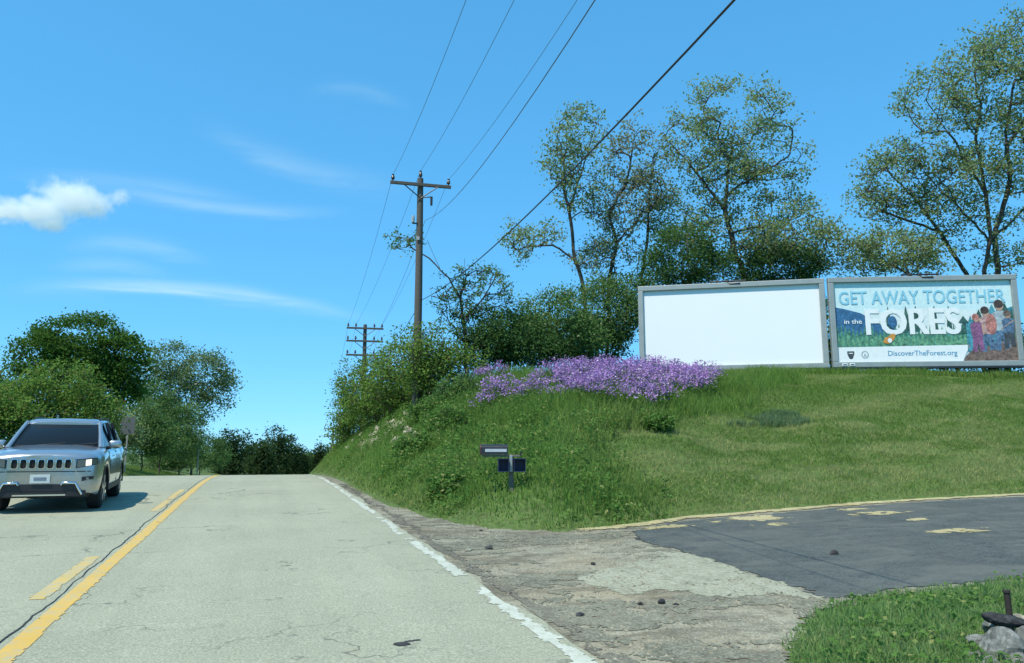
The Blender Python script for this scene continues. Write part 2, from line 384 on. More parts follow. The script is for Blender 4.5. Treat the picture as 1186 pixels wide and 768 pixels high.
def vnoise(x, y, s, seed=0):
    """cheap smooth value noise"""
    x, y = x / s + seed * 17.3, y / s + seed * 9.1
    xi, yi = np.floor(x), np.floor(y); fx, fy = x - xi, y - yi
    h = lambda a, b: np.modf(np.abs(np.sin(a * 127.1 + b * 311.7 + seed) * 43758.5453))[0]
    fx, fy = fx * fx * (3 - 2 * fx), fy * fy * (3 - 2 * fy)
    return (h(xi, yi) * (1 - fx) + h(xi + 1, yi) * fx) * (1 - fy) + (h(xi, yi + 1) * (1 - fx) + h(xi + 1, yi + 1) * fx) * fy
def fb(x, y, s, seed=0): return 0.55 * vnoise(x, y, s, seed) + 0.3 * vnoise(x, y, s / 2.3, seed + 1) + 0.15 * vnoise(x, y, s / 5, seed + 2)
def sheet(name, maskfn, box, res, dz, mat, label=None, parent=None):
    """thin sheet lying on the ground, its outline cut by a mask"""
    xs = np.arange(box[0], box[1] + res, res); ys = np.arange(box[2], box[3] + res, res)
    X, Y = np.meshgrid(xs, ys); i = np.arange(X.size).reshape(X.shape)
    cx, cy_ = X[:-1, :-1] + res / 2, Y[:-1, :-1] + res / 2
    k = maskfn(cx, cy_)
    q = np.stack([i[:-1, :-1], i[:-1, 1:], i[1:, 1:], i[1:, :-1]], -1)[k]
    used, inv = np.unique(q, return_inverse=True)
    x, y = X.ravel()[used], Y.ravel()[used]
    V = np.stack([x, y, bz(x, y) - 0.03 + dz], 1)
    o = mesh_np(name, V, inv.reshape(-1, 4), mat, parent, smooth=True)
    if not parent: tag(o, label, None, None, 'structure')
    return o
def wob(x, y, a=0.10, s=0.7, seed=3): return (fb(x, y, s, seed) - 0.5) * 2 * a + (fb(x, y, 0.09, seed + 8) - 0.5) * 1.3 * a
GRAV = [(1.9, -6), (1.9, 60), (2.55, 60), (2.70, 29), (2.8, 21)] + [(x + 0.05, y + 0.08) for x, y in TOE[:11]] + [(30, 7.2)] + [(x - 0.05, y - 0.08) for x, y in ISLE[1:9]][::-1] + [(3.5, -6)]
sheet('gravel_shoulder', lambda x, y: inside(GRAV, x + wob(x, y, 0.16, 0.8), y + wob(x, y, 0.16, 0.8, 5)), (1.9, 24, 3, 60), 0.055, 0.010, M['gravel'], 'gravel shoulder widening into the mouth of the drive')
DRIVE = [tuple(bpt(*p)[:2]) for p in [(735, 613), (770, 606), (800, 602), (900, 593), (1000, 585), (1100, 578.5), (1186, 574.5)]]
DRIVE += [(DRIVE[-1][0] + 10, DRIVE[-1][1] + 1.4), (DRIVE[-1][0] + 10, 6.9)] + [tuple(bpt(*p)[:2]) for p in [(1186, 667), (1110, 673), (1030, 682), (950, 692), (900, 672), (840, 650), (790, 636), (750, 626)]]
sheet('driveway', lambda x, y: inside(DRIVE, x + wob(x, y, 0.14, 1.1, 11), y + wob(x, y, 0.12, 0.9, 7)), (4.2, 28, 5.5, 16.5), 0.05, 0.018, M['asphalt'], 'dark asphalt drive leading off to the right')
APRON = [tuple(bpt(*p)[:2]) for p in [(672, 672), (700, 656), (760, 642), (800, 636), (850, 652), (900, 672), (952, 694), (900, 690), (830, 690), (780, 682), (720, 684)]]
sheet('concrete_apron', lambda x, y: inside(APRON, x + wob(x, y, 0.26, 0.7, 21), y + wob(x, y, 0.26, 0.7, 17)), (2.9, 6, 5.6, 10), 0.03, 0.014, M['apron'], 'pale patch of old concrete between gravel and drive')
M['dark_gravel'] = stony_mat('broken_gravel', (0.165, 0.16, 0.115), (0.24, 0.23, 0.165), (0.075, 0.072, 0.055), (0.36, 0.345, 0.26), 55)
sheet('broken_ground', lambda x, y: inside(GRAV, x, y) & ~inside(DRIVE, x, y) & ~inside(APRON, x, y) & (hill_d(x, y) < -0.25) & (x > 2.3) & (fb(x * 0.7, y * 1.5, 0.75, 301) + 0.5 * (fb(x, y, 0.13, 305) - 0.5) > 0.585), (2.3, 6.2, 3.2, 13), 0.03, 0.0145, M['dark_gravel'], 'dark broken patches in the gravel mouth of the drive')
def blot(cx, cy_, rx, ry, seed): return lambda x, y: ((x - cx) / rx) ** 2 + ((y - cy_) / ry) ** 2 + (fb(x, y, 0.5, seed) - 0.5) * 3.2 + (fb(x, y, 0.12, seed + 5) - 0.5) * 2.6 < 0.62
for k, (px, py, rx, ry) in enumerate([(868, 600, 0.7, 0.30), (893, 607, 0.4, 0.26), (1012, 594, 0.8, 0.26), (1058, 601, 0.3, 0.16), (1118, 613, 0.6, 0.22), (765, 610, 0.5, 0.2), (990, 589, 0.5, 0.14)]):
    p = bpt(px, py)
    sheet('sand_patch', blot(p[0], p[1], rx, ry, 31 + k), (p[0] - 1.6, p[0] + 1.6, p[1] - 0.9, p[1] + 0.9), 0.035, 0.022, M['sand'], 'patch of dry yellow sand washed onto the drive')
TL = np.array(TOE)
sheet('sand_strip', lambda x, y: (np.abs(hill_d(x, y) + 0.12 + wob(x, y, 0.14, 0.5, 41)) < 0.17) & (x > 5.2 + wob(x, y, 0.5, 1)), (4.2, 27, 9.5, 16), 0.05, 0.0235, M['sand'], 'strip of dry yellow sand between lawn and drive')

# road: rows across, ragged right edge
ys = axis_grid([(-12, 60, 0.2), (60, 320, 4)])
def edge_r(y): return XR + 0.10 + xc(y) + (fb(y * 0 + 1.0, y, 0.9, 51) - 0.5) * 0.22 + (fb(y * 0, y, 3.0, 52) - 0.5) * 0.15
cols = [0.0, 0.1, 0.25, 0.4, 0.55, 0.7, 0.85, 0.95, 1.0]
V = []
for c in cols:
    xl = XL + xc(ys) + (fb(ys * 0, ys, 1.2, 55) - 0.5) * 0.2; xr_ = edge_r(ys)
    V.append(np.stack([xl + (xr_ - xl) * c, ys, zr(ys)], 1))
V = np.stack(V, 1).reshape(-1, 3); n = len(cols); i = np.arange(len(ys) * n).reshape(-1, n)
tag(mesh_np('road', V, np.stack([i[:-1, :-1], i[:-1, 1:], i[1:, 1:], i[1:, :-1]], -1).reshape(-1, 4), M['road'], smooth=True), 'aged pale asphalt two lane road running over a crest', None, None, 'structure')
XY = -1.55
def line_mask(x0, x1, y0, y1, wear, seed, jag=0.03):
    def f(x, y):
        e = (fb(x, y, 0.6, seed) - 0.5) * 1.4 * jag + (fb(x, y, 0.07, seed + 2) - 0.5) * 1.2 * jag; xx = x - xc(y)
        return (xx > x0 + e) & (xx < x1 + e) & (y > y0) & (y < y1) & (fb(x, y, 0.5, seed + 4) > wear)
    return f
sheet('centre_line', line_mask(XY - 0.06, XY + 0.09, 3, 44, 0.18, 61, 0.015), (-1.9, -1.2, 3, 44), 0.018, 0.034, M['yellow'], 'solid yellow centre line of the road')
sheet('dashed_line', lambda x, y: line_mask(XY - 0.33, XY - 0.19, 3, 44, 0.24, 71, 0.03)(x, y) & (((y > 8.1) & (y < 10.6)) | ((y > 16.2) & (y < 22))), (-2.1, -1.5, 5, 44), 0.02, 0.034, M['yellow_worn'], 'worn broken yellow line left of the centre line')
sheet('edge_line', lambda x, y: line_mask(XR - 0.08, XR + 0.05, 2, 44, 0.40, 81, 0.09)(x, y) & (x < edge_r(y) - 0.01), (1.8, 2.6, 2, 44), 0.02, 0.034, M['white_paint'], 'worn white edge line along the right side of the road')
yy = np.arange(2.0, 36, 0.12)
cx_ = XY - 0.125 + (fb(yy * 0, yy, 1.6, 91) - 0.5) * 0.10 + (fb(yy * 0, yy, 0.3, 92) - 0.5) * 0.05
cw = 0.002 + 0.009 * fb(yy * 0, yy, 0.8, 93)
V = np.concatenate([np.stack([cx_ - cw, yy, zr(yy) + 0.0065], 1), np.stack([cx_ + cw, yy, zr(yy) + 0.0065], 1)]); k = np.arange(len(yy) - 1); n = len(yy)
tag(mesh_np('joint_crack', V, np.stack([k, k + n, k + n + 1, k + 1], 1), M['tar']), 'dark crack along the joint in the middle of the road', None, None, 'structure')
p = CAM + ray(470, 746) * (1.5 / -(ray(470, 746) @ np.array([0, -GR, 1])))
sheet('tar_spot', lambda x, y: (((x - p[0] + 0.03) / 0.06) ** 2 + ((y - p[1]) / 0.05) ** 2 + (fb(x, y, 0.06, 96) - .5) < 1) | ((x > p[0]) & (x < p[0] + 0.12) & (np.abs(y - p[1] - 0.055 - 0.2 * (x - p[0])) < 0.014)), (p[0] - 0.2, p[0] + 0.3, p[1] - 0.2, p[1] + 0.2), 0.01, 0.0345, M['tar'], 'small black tar spot on the right lane')
sheet('shoulder_crack', lambda x, y: (np.abs(x - xc(y) - 2.42 - (fb(x, y, 0.7, 98) - 0.5) * 0.35) < 0.05 + 0.20 * (fb(x, y, 0.5, 99) - 0.45)) & (y > 3.5) & (fb(x, y, 0.1, 97) > 0.36), (2.1, 2.9, 3.5, 24), 0.03, 0.0155, stony_mat('dark_gravel', (0.14, 0.13, 0.10), (0.20, 0.185, 0.14), (0.08, 0.075, 0.06), (0.30, 0.28, 0.21)), 'dark broken rut between road edge and gravel')

# ---------------------------------------------------------------- grass and flowers
def rand_in(box, n): return rng.uniform(box[0], box[1], n), rng.uniform(box[2], box[3], n)
def blades(name, x, y, h, w, lean, tint, mat, label, segs=2, cat='grass', parent=None):
    """one object of many blades: every blade a bent tapering strip standing on the ground"""
    n = len(x); z = terrain(x, y) - 0.01
    az_ = rng.uniform(0, 2 * np.pi, n); ld = rng.uniform(0, 2 * np.pi, n)
    wx, wy = np.cos(az_) * w / 2, np.sin(az_) * w / 2
    lx, ly = np.cos(ld) * lean * h, np.sin(ld) * lean * h
    b0 = np.stack([x - wx, y - wy, z], 1); b1 = np.stack([x + wx, y + wy, z], 1)
    tip = np.stack([x + lx, y + ly, z + h * np.sqrt(np.maximum(1 - lean ** 2 * 0.7, 0.2))], 1)
    if segs == 1:
        V = np.stack([b0, b1, tip], 1).reshape(-1, 3); F = np.arange(3 * n).reshape(-1, 3); k = 3
    else:
        mx, my, mz = x + lx * 0.35, y + ly * 0.35, z + h * 0.58
        m0 = np.stack([mx - wx * .8, my - wy * .8, mz], 1); m1 = np.stack([mx + wx * .8, my + wy * .8, mz], 1)
        V = np.stack([b0, b1, m1, m0, tip], 1).reshape(-1, 3); o = np.arange(n)[:, None] * 5
        F = np.concatenate([o + np.array([0, 1, 2]), o + np.array([0, 2, 3]), o + np.array([3, 2, 4])]); k = 5
    ob = mesh_np(name, V, F, mat, parent, attr=np.repeat(tint, k))
    return tag(ob, label, cat, None, 'stuff') if not parent else ob
def leaves_mesh(name, c, size, mat, parent=None, off=None, up=0.5, slim=0.55, attr=None, droop=0.0):
    """leaf faces: a four-cornered, slightly folded blade at every point"""
    n = len(c); size = size * rng.uniform(0.6, 1.35, n)
    nn = rng.normal(size=(n, 3)) + np.array([0, 0, up * 1.6]); nn /= np.linalg.norm(nn, axis=1)[:, None]
    a = rng.normal(size=(n, 3)); a[:, 2] -= droop; a -= nn * (a * nn).sum(1)[:, None]; a /= np.linalg.norm(a, axis=1)[:, None]
    b = np.cross(nn, a)
    s = size[:, None]
    V = np.stack([c - a * s * 0.5, c + b * s * slim / 2 + nn * s * 0.08, c + a * s * 0.5, c - b * s * slim / 2 + nn * s * 0.08], 1).reshape(-1, 3)
    return mesh_np(name, V, np.arange(4 * n).reshape(-1, 4), mat, parent, off=off, attr=None if attr is None else np.repeat(attr, 4))
ROCKS = []                                    # rocks showing on the bank, grass keeps clear of them
for px, py, r_ in [(405, 519, .42), (409, 512, .30), (413, 516, .22)] + [(float(a), float(b), float(c)) for a, b, c in zip(rng.uniform(418, 482, 62), rng.uniform(0, 1, 62), rng.uniform(0.16, 0.42, 62))]:
    if py <= 1.5: t = (px - 415) / 65; py = (519 - 12 * t) - py * (14 + 16 * t)
    p = hit(px, py)
    if all(np.linalg.norm(p - q[0]) > 0.55 * max(r_, q[1]) for q in ROCKS): ROCKS.append((p, r_))
def clear(x, y):
    k = np.ones(x.shape, bool)
    for p, r_ in ROCKS: k &= np.hypot(x - p[0], y - p[1]) > 0.12 + 0.32 * r_
    return k
MAILP = hit(592, 570)
M['tall_grass'] = blade_mat('tall_grass', (0.12, 0.225, 0.045), (0.23, 0.36, 0.09), (0.40, 0.38, 0.16))
M['lawn_grass'] = blade_mat('lawn_grass', (0.115, 0.21, 0.04), (0.205, 0.315, 0.075), (0.48, 0.47, 0.21))
M['near_grass'] = blade_mat('near_grass', (0.12, 0.24, 0.06), (0.24, 0.38, 0.13), (0.42, 0.42, 0.22))
M['weed'] = leaf_mat('weed_leaf', (0.07, 0.16, 0.035), (0.15, 0.27, 0.07), (0.30, 0.32, 0.12))
LAWN = np.array([hit(*p)[:2] for p in [(775, 602), (760, 560), (700, 530), (690, 514), (800, 488), (905, 452), (935, 440)]] + [(19.0, 24.6), (24.5, 22.2), (33, 19.6), (60, 24), (60, 19), TOE[9]])
def lawn(x, y): return inside(LAWN, x + wob(x, y, 0.35, 1.2, 33), y + wob(x, y, 0.35, 1.2, 34))
# unmown bank
def bank_pts(n, box):
    x, y = rand_in(box, n); d = hill_d(x, y); k = (d > 0.02) & ~lawn(x, y) & clear(x, y); return x[k], y[k], d[k]
x, y, d = bank_pts(330000, (2.4, 24, 10, 46))
k = rng.random(len(x)) < np.clip(1.25 - (y - 12) / 40, 0.45, 1) ; x, y, d = x[k], y[k], d[k]
pat = fb(x, y, 1.6, 101); near_m = np.hypot(x - MAILP[0] + 0.4, y - MAILP[1] + 0.9); h = ss(0.3, 1.5, near_m) * 0.6 + 0.4; h = h * (0.12 + 0.16 * ss(0.0, 1.0, d) + 0.22 * ss(2.5, 5.0, d) * (1 - 0.6 * ss(10.5, 13, x))) * (0.55 + 0.9 * pat) * rng.uniform(0.5, 1.25, len(x))
dry = np.clip(ss(0.58, 0.78, fb(x, y, 1.9, 104)) * 0.55 + 0.55 * ss(0.5, 0.0, d) + 0.35 * ss(5.5, 8, x) * (y < 18), 0, 0.8) * rng.random(len(x))
blades('tall_grass', x, y, h, rng.uniform(0.010, 0.022, len(x)), rng.uniform(0.1, 0.95, len(x)), dry, M['tall_grass'], 'tall unmown grass covering the bank around the mailbox')
# mown slope
x, y = rand_in((5, 34, 10, 26), 420000); k = lawn(x, y) & (hill_d(x, y) > 0.05); x, y = x[k], y[k]
band = ss(0.45, 0.75, fb(x * 0.35 + y * 0.5, y * 2.2 - x * 0.5, 2.2, 111)); dist_toe = hill_d(x, y)
dry = np.clip(ss(0.47, 0.68, fb(x * 0.6, y * 1.8, 1.0, 115)) * 1.3 * ss(7.0, 3.0, dist_toe) + 0.75 * band + 0.03, 0, 1) * rng.uniform(0.3, 1, len(x))
blades('lawn_grass', x, y, rng.uniform(0.05, 0.12, len(x)) * (0.8 + 0.5 * fb(x, y, 0.8, 118)), rng.uniform(0.012, 0.024, len(x)), rng.uniform(0.2, 0.8, len(x)), dry, M['lawn_grass'], 'short mown grass on the slope below the billboards', segs=1)
x, y = rand_in((5, 24, 11, 20), 60000); k = lawn(x, y) & (fb(x, y * 1.6, 0.7, 171) > 0.57) & (fb(x, y, 3.0, 173) > 0.42) & (hill_d(x, y) > 0.5) & (hill_d(x, y) < 7.5); x, y = x[k], y[k]
blades('grass_clippings', x, y, rng.uniform(0.08, 0.2, len(x)), rng.uniform(0.012, 0.024, len(x)), rng.uniform(0.7, 1.1, len(x)), rng.uniform(0.5, 1, len(x)), M['lawn_grass'], 'pale dry clippings lying on the mown slope', segs=1)
TP = [hit(*p)[:2] for p in [(838, 492), (890, 480), (932, 486), (925, 494), (860, 497)]]; x, y = rand_in((min(p[0] for p in TP), max(p[0] for p in TP), min(p[1] for p in TP), max(p[1] for p in TP)), 12000)
k = inside(TP, x + wob(x, y, 0.55, 0.6, 175), y + wob(x, y, 0.45, 0.6, 176)) & (fb(x, y, 0.5, 177) > 0.38); x, y = x[k], y[k]
blades('rough_tuft', x, y, rng.uniform(0.08, 0.26, len(x)) * (0.4 + 1.0 * fb(x, y, 0.6, 178)), rng.uniform(0.012, 0.024, len(x)), rng.uniform(0.1, 0.8, len(x)), 0.2 * rng.random(len(x)), blade_mat('bluish_grass', (0.10, 0.19, 0.075), (0.20, 0.30, 0.15), (0.4, 0.4, 0.2)), 'bluish rough tuft of grass on the mown slope')
A_, B_ = at(741, 423, 31.9), at(1186, 423, 29.6); t_ = rng.random(26000) * 1.12; o_ = rng.uniform(-0.9, 1.6, 26000); n_ = np.array([B_[1] - A_[1], A_[0] - B_[0]]) * -1; n_ = n_ / np.hypot(*n_)
x, y = A_[0] + (B_[0] - A_[0]) * t_ + n_[0] * o_, A_[1] + (B_[1] - A_[1]) * t_ + n_[1] * o_
blades('rough_grass', x, y, rng.uniform(0.12, 0.34, len(x)) * (0.5 + 0.9 * fb(x, y, 0.9, 181)), rng.uniform(0.014, 0.028, len(x)), rng.uniform(0.1, 0.8, len(x)), 0.25 * rng.random(len(x)), M['tall_grass'], 'strip of uncut grass along the foot of the billboards')
# grass by the near corner of the drive
x, y = rand_in((3.2, 11, 2.5, 6.9), 100000); e = wob(x, y, 0.18, 0.4, 121) - 0.04
k = inside(ISLE, x + e, y + e) & (rng.random(len(x)) < 0.45 + ss(0.0, 0.4, dist_line(ISLE, x, y))); x, y = x[k], y[k]
h = rng.uniform(0.03, 0.11, len(x)) * (0.4 + 1.1 * fb(x, y, 0.5, 123))
blades('verge_grass', x, y, h, rng.uniform(0.006, 0.013, len(x)), rng.uniform(0.1, 0.85, len(x)), np.clip(fb(x, y, 0.4, 125) - 0.2, 0, 1) * rng.random(len(x)) * 1.0, M['near_grass'], 'short weedy grass in the near right corner by the stones')
x, y = rand_in((3.3, 11, 2.5, 6.8), 15000); e = wob(x, y, 0.25, 0.5, 121); k = inside(ISLE, x + e, y + e) & (fb(x, y, 0.45, 127) > 0.47); x, y = x[k], y[k]
c = np.stack([x, y, terrain(x, y) + rng.uniform(0.01, 0.08, len(x))], 1)
tag(leaves_mesh('clover_leaves', c, 0.042, M['weed'], up=1.2, slim=0.8), 'low broad leaved weeds among the near corner grass', 'weeds', None, 'stuff')
# left verge
x, y = rand_in((-22, -5.3, 22, 75), 190000); xx = x - xc(y); k = xx < -5.75 + wob(x, y, 0.4, 2, 131); x, y = x[k], y[k]
blades('roadside_grass', x, y, rng.uniform(0.10, 0.32, len(x)), rng.uniform(0.02, 0.04, len(x)), rng.uniform(0.1, 0.7, len(x)), 0.25 * rng.random(len(x)) + 0.6 * ss(1.0, 0.1, -5.6 - (x - xc(y))) * rng.random(len(x)), M['lawn_grass'], 'grass verge on the left side of the road', segs=1)
# leafy weeds on the lower bank
x, y, d = bank_pts(90000, (2.6, 12, 10, 30)); k = (fb(x, y, 0.9, 141) > 0.50) & ((d < 4.5) | (fb(x, y, 1.3, 142) > 0.55)) & (np.hypot(x - MAILP[0] + 0.4, y - MAILP[1] + 0.9) > 1.1); x, y, d = x[k], y[k], d[k]
c = np.stack([x, y, terrain(x, y) + rng.uniform(0.05, 0.5, len(x)) * ss(0, 0.8, d)], 1)
tag(leaves_mesh('bank_weeds', c, 0.085, M['weed'], up=0.8, slim=0.5), 'leafy green weeds growing along the foot of the bank', 'weeds', None, 'stuff')
# tufts and seedlings in the gravel edge
x, y, d = bank_pts(1, (2.5, 3, 12, 13)); x, y = rand_in((2.4, 6.5, 5, 24), 60000); d = hill_d(x, y)
k = (d < 0.05) & (d > -0.35) & (rng.random(len(x)) < 0.5 * (1 + d / 0.35) ** 2); x, y = x[k], y[k]
blades('edge_grass', x, y, rng.uniform(0.03, 0.14, len(x)), rng.uniform(0.008, 0.016, len(x)), rng.uniform(0.2, 0.9, len(x)), rng.random(len(x)) * 0.8, M['tall_grass'], 'thin dry grass creeping into the gravel', segs=1)

# purple flowers in two drifts on the brow of the bank
def flower_drift(name, poly_px, n, label, seed, hmin=0.5, hmax=0.85):
    P = np.array([hit(*p)[:2] for p in poly_px])
    x, y = rand_in((P[:, 0].min(), P[:, 0].max(), P[:, 1].min(), P[:, 1].max()), n * 6)
    k = inside(P, x + wob(x, y, 0.3, 0.8, seed), y + wob(x, y, 0.3, 0.8, seed + 1)) & (fb(x, y, 0.7, seed + 2) > 0.40); x, y = x[k][:n], y[k][:n]
    z = terrain(x, y); h = rng.uniform(hmin, hmax, len(x)) * (0.8 + 0.4 * fb(x, y, 0.9, seed + 3)); m = len(x)
    lx, ly = rng.normal(0, 0.08, m), rng.normal(0, 0.08, m); root = empty(name, (float(x.mean()), float(y.mean()), float(z.mean())))
    off = np.array(root.location)
    per = 26
    t = rng.uniform(0, 1, (m, per)) ** 0.7
    c = np.stack([x[:, None] + lx[:, None] + rng.normal(0, 0.075, (m, per)), y[:, None] + ly[:, None] + rng.normal(0, 0.075, (m, per)), z[:, None] + h[:, None] * (0.62 + 0.4 * t)], -1).reshape(-1, 3)
    leaves_mesh('petals', c, 0.05, M['petal'], root, off, up=0.7, slim=0.9)
    per = 20
    c = np.stack([x[:, None] + rng.normal(0, 0.08, (m, per)), y[:, None] + rng.normal(0, 0.08, (m, per)), z[:, None] + h[:, None] * rng.uniform(0.05, 0.7, (m, per))], -1).reshape(-1, 3)
    leaves_mesh('flower_leaves', c, 0.11, M['weed'], root, off, up=0.5, slim=0.35)
    b = np.stack([x, y, z], 1); tpt = np.stack([x + lx, y + ly, z + h * 0.95], 1); w = np.array([0.006, 0, 0])
    V = np.stack([b - w, b + w, tpt], 1).reshape(-1, 3); mesh_np('stems', V, np.arange(3 * m).reshape(-1, 3), M['weed'], root, off=off)
    for o in root.children: o['kind'] = 'stuff'
    tag(root, label, 'wildflowers', None, 'stuff')
M['petal'] = leaf_mat('purple_petal', (0.34, 0.17, 0.47), (0.54, 0.32, 0.67), (0.74, 0.60, 0.80), transl=0.3, clump=1.5)
flower_drift('wildflower_drift', [(545, 488), (590, 472), (680, 476), (745, 487), (800, 466), (838, 448), (828, 441), (740, 440), (640, 446), (600, 451), (640, 462), (560, 467)], 900, 'broad drift of purple wildflowers below the left billboard', 151)
flower_drift('wildflower_patch', [(518, 452), (578, 445), (582, 436), (526, 438)], 130, 'small separate patch of purple wildflowers under the twiggy tree', 161)

# ---------------------------------------------------------------- trees and shrubs
def lobe_world(l):
    px, py, rx, ry, dep = l[:5]; k = dep / FPX
    return at(px, py, dep), np.array([rx * k, ry * k, (l[5] if len(l) > 5 else rx * k * 0.85)])
def lobe_samples(lobes, n, shell=0.0):
    L = [lobe_world(l) for l in lobes]; vol = np.array([np.prod(r) ** 0.75 for _, r in L]); vol /= vol.sum()
    pick = rng.choice(len(L), n, p=vol); out = np.zeros((n, 3))
    u = rng.normal(size=(n, 3)); u /= np.linalg.norm(u, axis=1)[:, None]
    rad = (shell + (1 - shell) * rng.random(n)) ** (1 / 3)
    for i, (c, r) in enumerate(L):
        k = pick == i; q = u[k] * rad[k][:, None]
        out[k] = c + q[:, :1] * r[0] * CR + q[:, 2:3] * r[2] * CFH + q[:, 1:2] * r[1] * np.array([0, 0, 1.0])
    return out
def skeleton(trunks, tips, wig=0.12):
    """join every tip to the nearest suitable point of what has grown so far; returns nodes, parents, depth order"""
    pos, par = [], []
    for path in trunks:
        path = [np.asarray(p, float) for p in path]; start = None
        if pos and path[0] is not None:
            dd = np.linalg.norm(np.array(pos) - path[0], axis=1); j = int(dd.argmin())
            if dd[j] < 0.6: start = j
        last = start
        for a, b in zip(path[:-1], path[1:]):
            ns = max(2, int(np.linalg.norm(b - a) / 0.35))
            for s in range(0 if last is None else 1, ns + 1):
                t = s / ns; p = a + (b - a) * t
                if 0 < s < ns: p = p + rng.normal(0, 0.025, 3)
                pos.append(p); par.append(-1 if last is None else last); last = len(pos) - 1
    nt = len(pos)
    order = np.argsort([np.min(np.linalg.norm(np.array(pos[:nt]) - t, axis=1)) for t in tips])
    ends = []
    for i in order:
        a = tips[i]; P = np.array(pos); v = a - P; dd = np.linalg.norm(v, axis=1)
        cost = dd + 0.9 * np.maximum(0, P[:, 2] - a[2] + 0.25 * dd)
        j = int(cost.argmin()); p0 = P[j]; L = dd[j]
        if L < 0.05: ends.append(j); continue
        pd = P[j] - P[par[j]] if par[j] >= 0 else np.array([0, 0, 1.0]); pd = pd / (np.linalg.norm(pd) + 1e-6)
        c = p0 + pd * L * 0.38 + np.array([0, 0, 0.06 * L]); ns = max(2, min(7, int(L / 0.3) + 1)); last = j
        for s in range(1, ns + 1):
            t = s / ns; q = (1 - t) ** 2 * p0 + 2 * t * (1 - t) * c + t * t * a
            if s < ns: q = q + rng.normal(0, wig * 0.25, 3) * min(1, L)
            pos.append(q); par.append(last); last = len(pos) - 1
        ends.append(last)
    return np.array(pos), np.array(par), ends, nt
def wood_mesh(name, pos, par, r0, mat, parent, off, sides=6, expo=2.3, rmax=None):
    n = len(pos); acc = np.zeros(n); has = np.zeros(n, bool)
    for i in range(n):
        if par[i] >= 0: has[par[i]] = True
    acc[~has] = r0 ** expo
    for i in range(n - 1, -1, -1):
        if par[i] >= 0: acc[par[i]] += acc[i]
    rad = acc ** (1 / expo)
    if rmax: rad *= min(1.0, rmax / rad.max()); rad = np.maximum(rad, r0)
    ch = np.nonzero(par >= 0)[0]; a, b = pos[par[ch]], pos[ch]; ra = np.minimum(rad[par[ch]], rad[ch] * 1.25 + 0.004); rb = rad[ch]
    t = b - a; ln = np.linalg.norm(t, axis=1)[:, None] + 1e-9; t = t / ln
    b = b + t * rb[:, None] * 0.4
    ref = np.where(np.abs(t[:, 2:3]) < 0.9, np.array([[0, 0, 1.0]]), np.array([[1.0, 0, 0]]))
    u = np.cross(t, ref); u /= np.linalg.norm(u, axis=1)[:, None]; w = np.cross(t, u)
    ang = np.arange(sides) / sides * 2 * np.pi
    ring = u[:, None] * np.cos(ang)[None, :, None] + w[:, None] * np.sin(ang)[None, :, None]
    V = np.concatenate([a[:, None] + ring * ra[:, None, None], b[:, None] + ring * rb[:, None, None]], 1).reshape(-1, 3)
    o = (np.arange(len(ch)) * 2 * sides)[:, None, None]; k = np.arange(sides); k2 = (k + 1) % sides
    F = (o + np.stack([k, k2, k2 + sides, k + sides], 1)[None]).reshape(-1, 4)
    return mesh_np(name, V, F, mat, parent, smooth=True, off=off)
def tree(name, label, cat, group, depth, trunks, lobes, ntip, per, leaf, sigma, lmat, wmat='bark', shell=0.3, up=0.5, slim=0.6, twig=0, r0=0.008, rmax=None, base=None, flat=0.8):
    """a tree or shrub: trunk paths and crown lobes come as pixels of the photograph with a distance"""
    T = []
    for k, path in enumerate(trunks):
        W3 = [at(p[0], p[1], depth + (p[2] if len(p) > 2 else 0)) for p in path]
        if k == 0 or path[0][1] > 5000 or (len(path[0]) > 3):
            pass
        T.append(W3)
    b = T[0][0].copy()
    for W3 in T:
        if W3[0][2] < terrain(W3[0][0], W3[0][1])[0] + 0.9 or W3 is T[0]:
            W3[0][2] = terrain(W3[0][0], W3[0][1])[0] - 0.12
    b = T[0][0].copy(); b[2] += 0.12
    lobes = [tuple(l[:4]) + (depth + l[4] if len(l) > 4 else depth,) + tuple(l[5:]) for l in lobes]
    tips = lobe_samples(lobes, ntip, shell)
    gz = terrain(tips[:, 0], tips[:, 1]); tips[:, 2] = np.maximum(tips[:, 2], gz + 0.12)
    pos, par, ends, nt = skeleton(T, tips)
    root = empty(name, b, label, cat, group)
    wp, wpar = pos, par
    ec = pos[ends]
    if twig:
        ex, ep = [], []
        base_n = len(pos)
        for e in ends:
            for _ in range(twig):
                v = rng.normal(size=3) * np.array([1, 1, 0.6]) + np.array([0, 0, 0.25]); v *= rng.uniform(0.25, 0.6) / np.linalg.norm(v)
                ex.append(pos[e] + v); ep.append(e)
        wp = np.vstack([pos, ex]); wpar = np.concatenate([par, ep]); ec = np.array(ex)
    wood_mesh('trunk', wp, wpar, r0, M[wmat], root, b, rmax=rmax)
    c = np.repeat(ec, per, 0) + rng.normal(0, 1, (len(ec) * per, 3)) * np.array([sigma, sigma, sigma * flat])
    c[:, 2] = np.maximum(c[:, 2], terrain(c[:, 0], c[:, 1]) + 0.03)
    leaves_mesh('crown', c, leaf, M[lmat], root, b, up=up, slim=slim)
    return root
M['leaf_spring'] = leaf_mat('leaf_spring', (0.19, 0.26, 0.11), (0.35, 0.43, 0.21), (0.26, 0.24, 0.15), transl=0.52)
M['leaf_bronze'] = leaf_mat('leaf_bronze', (0.21, 0.22, 0.125), (0.34, 0.36, 0.21), (0.30, 0.22, 0.17), transl=0.52)
M['leaf_dark'] = leaf_mat('leaf_dark', (0.045, 0.11, 0.04), (0.11, 0.20, 0.065))
M['leaf_mid'] = leaf_mat('leaf_mid', (0.07, 0.15, 0.05), (0.16, 0.27, 0.085), (0.26, 0.30, 0.16))
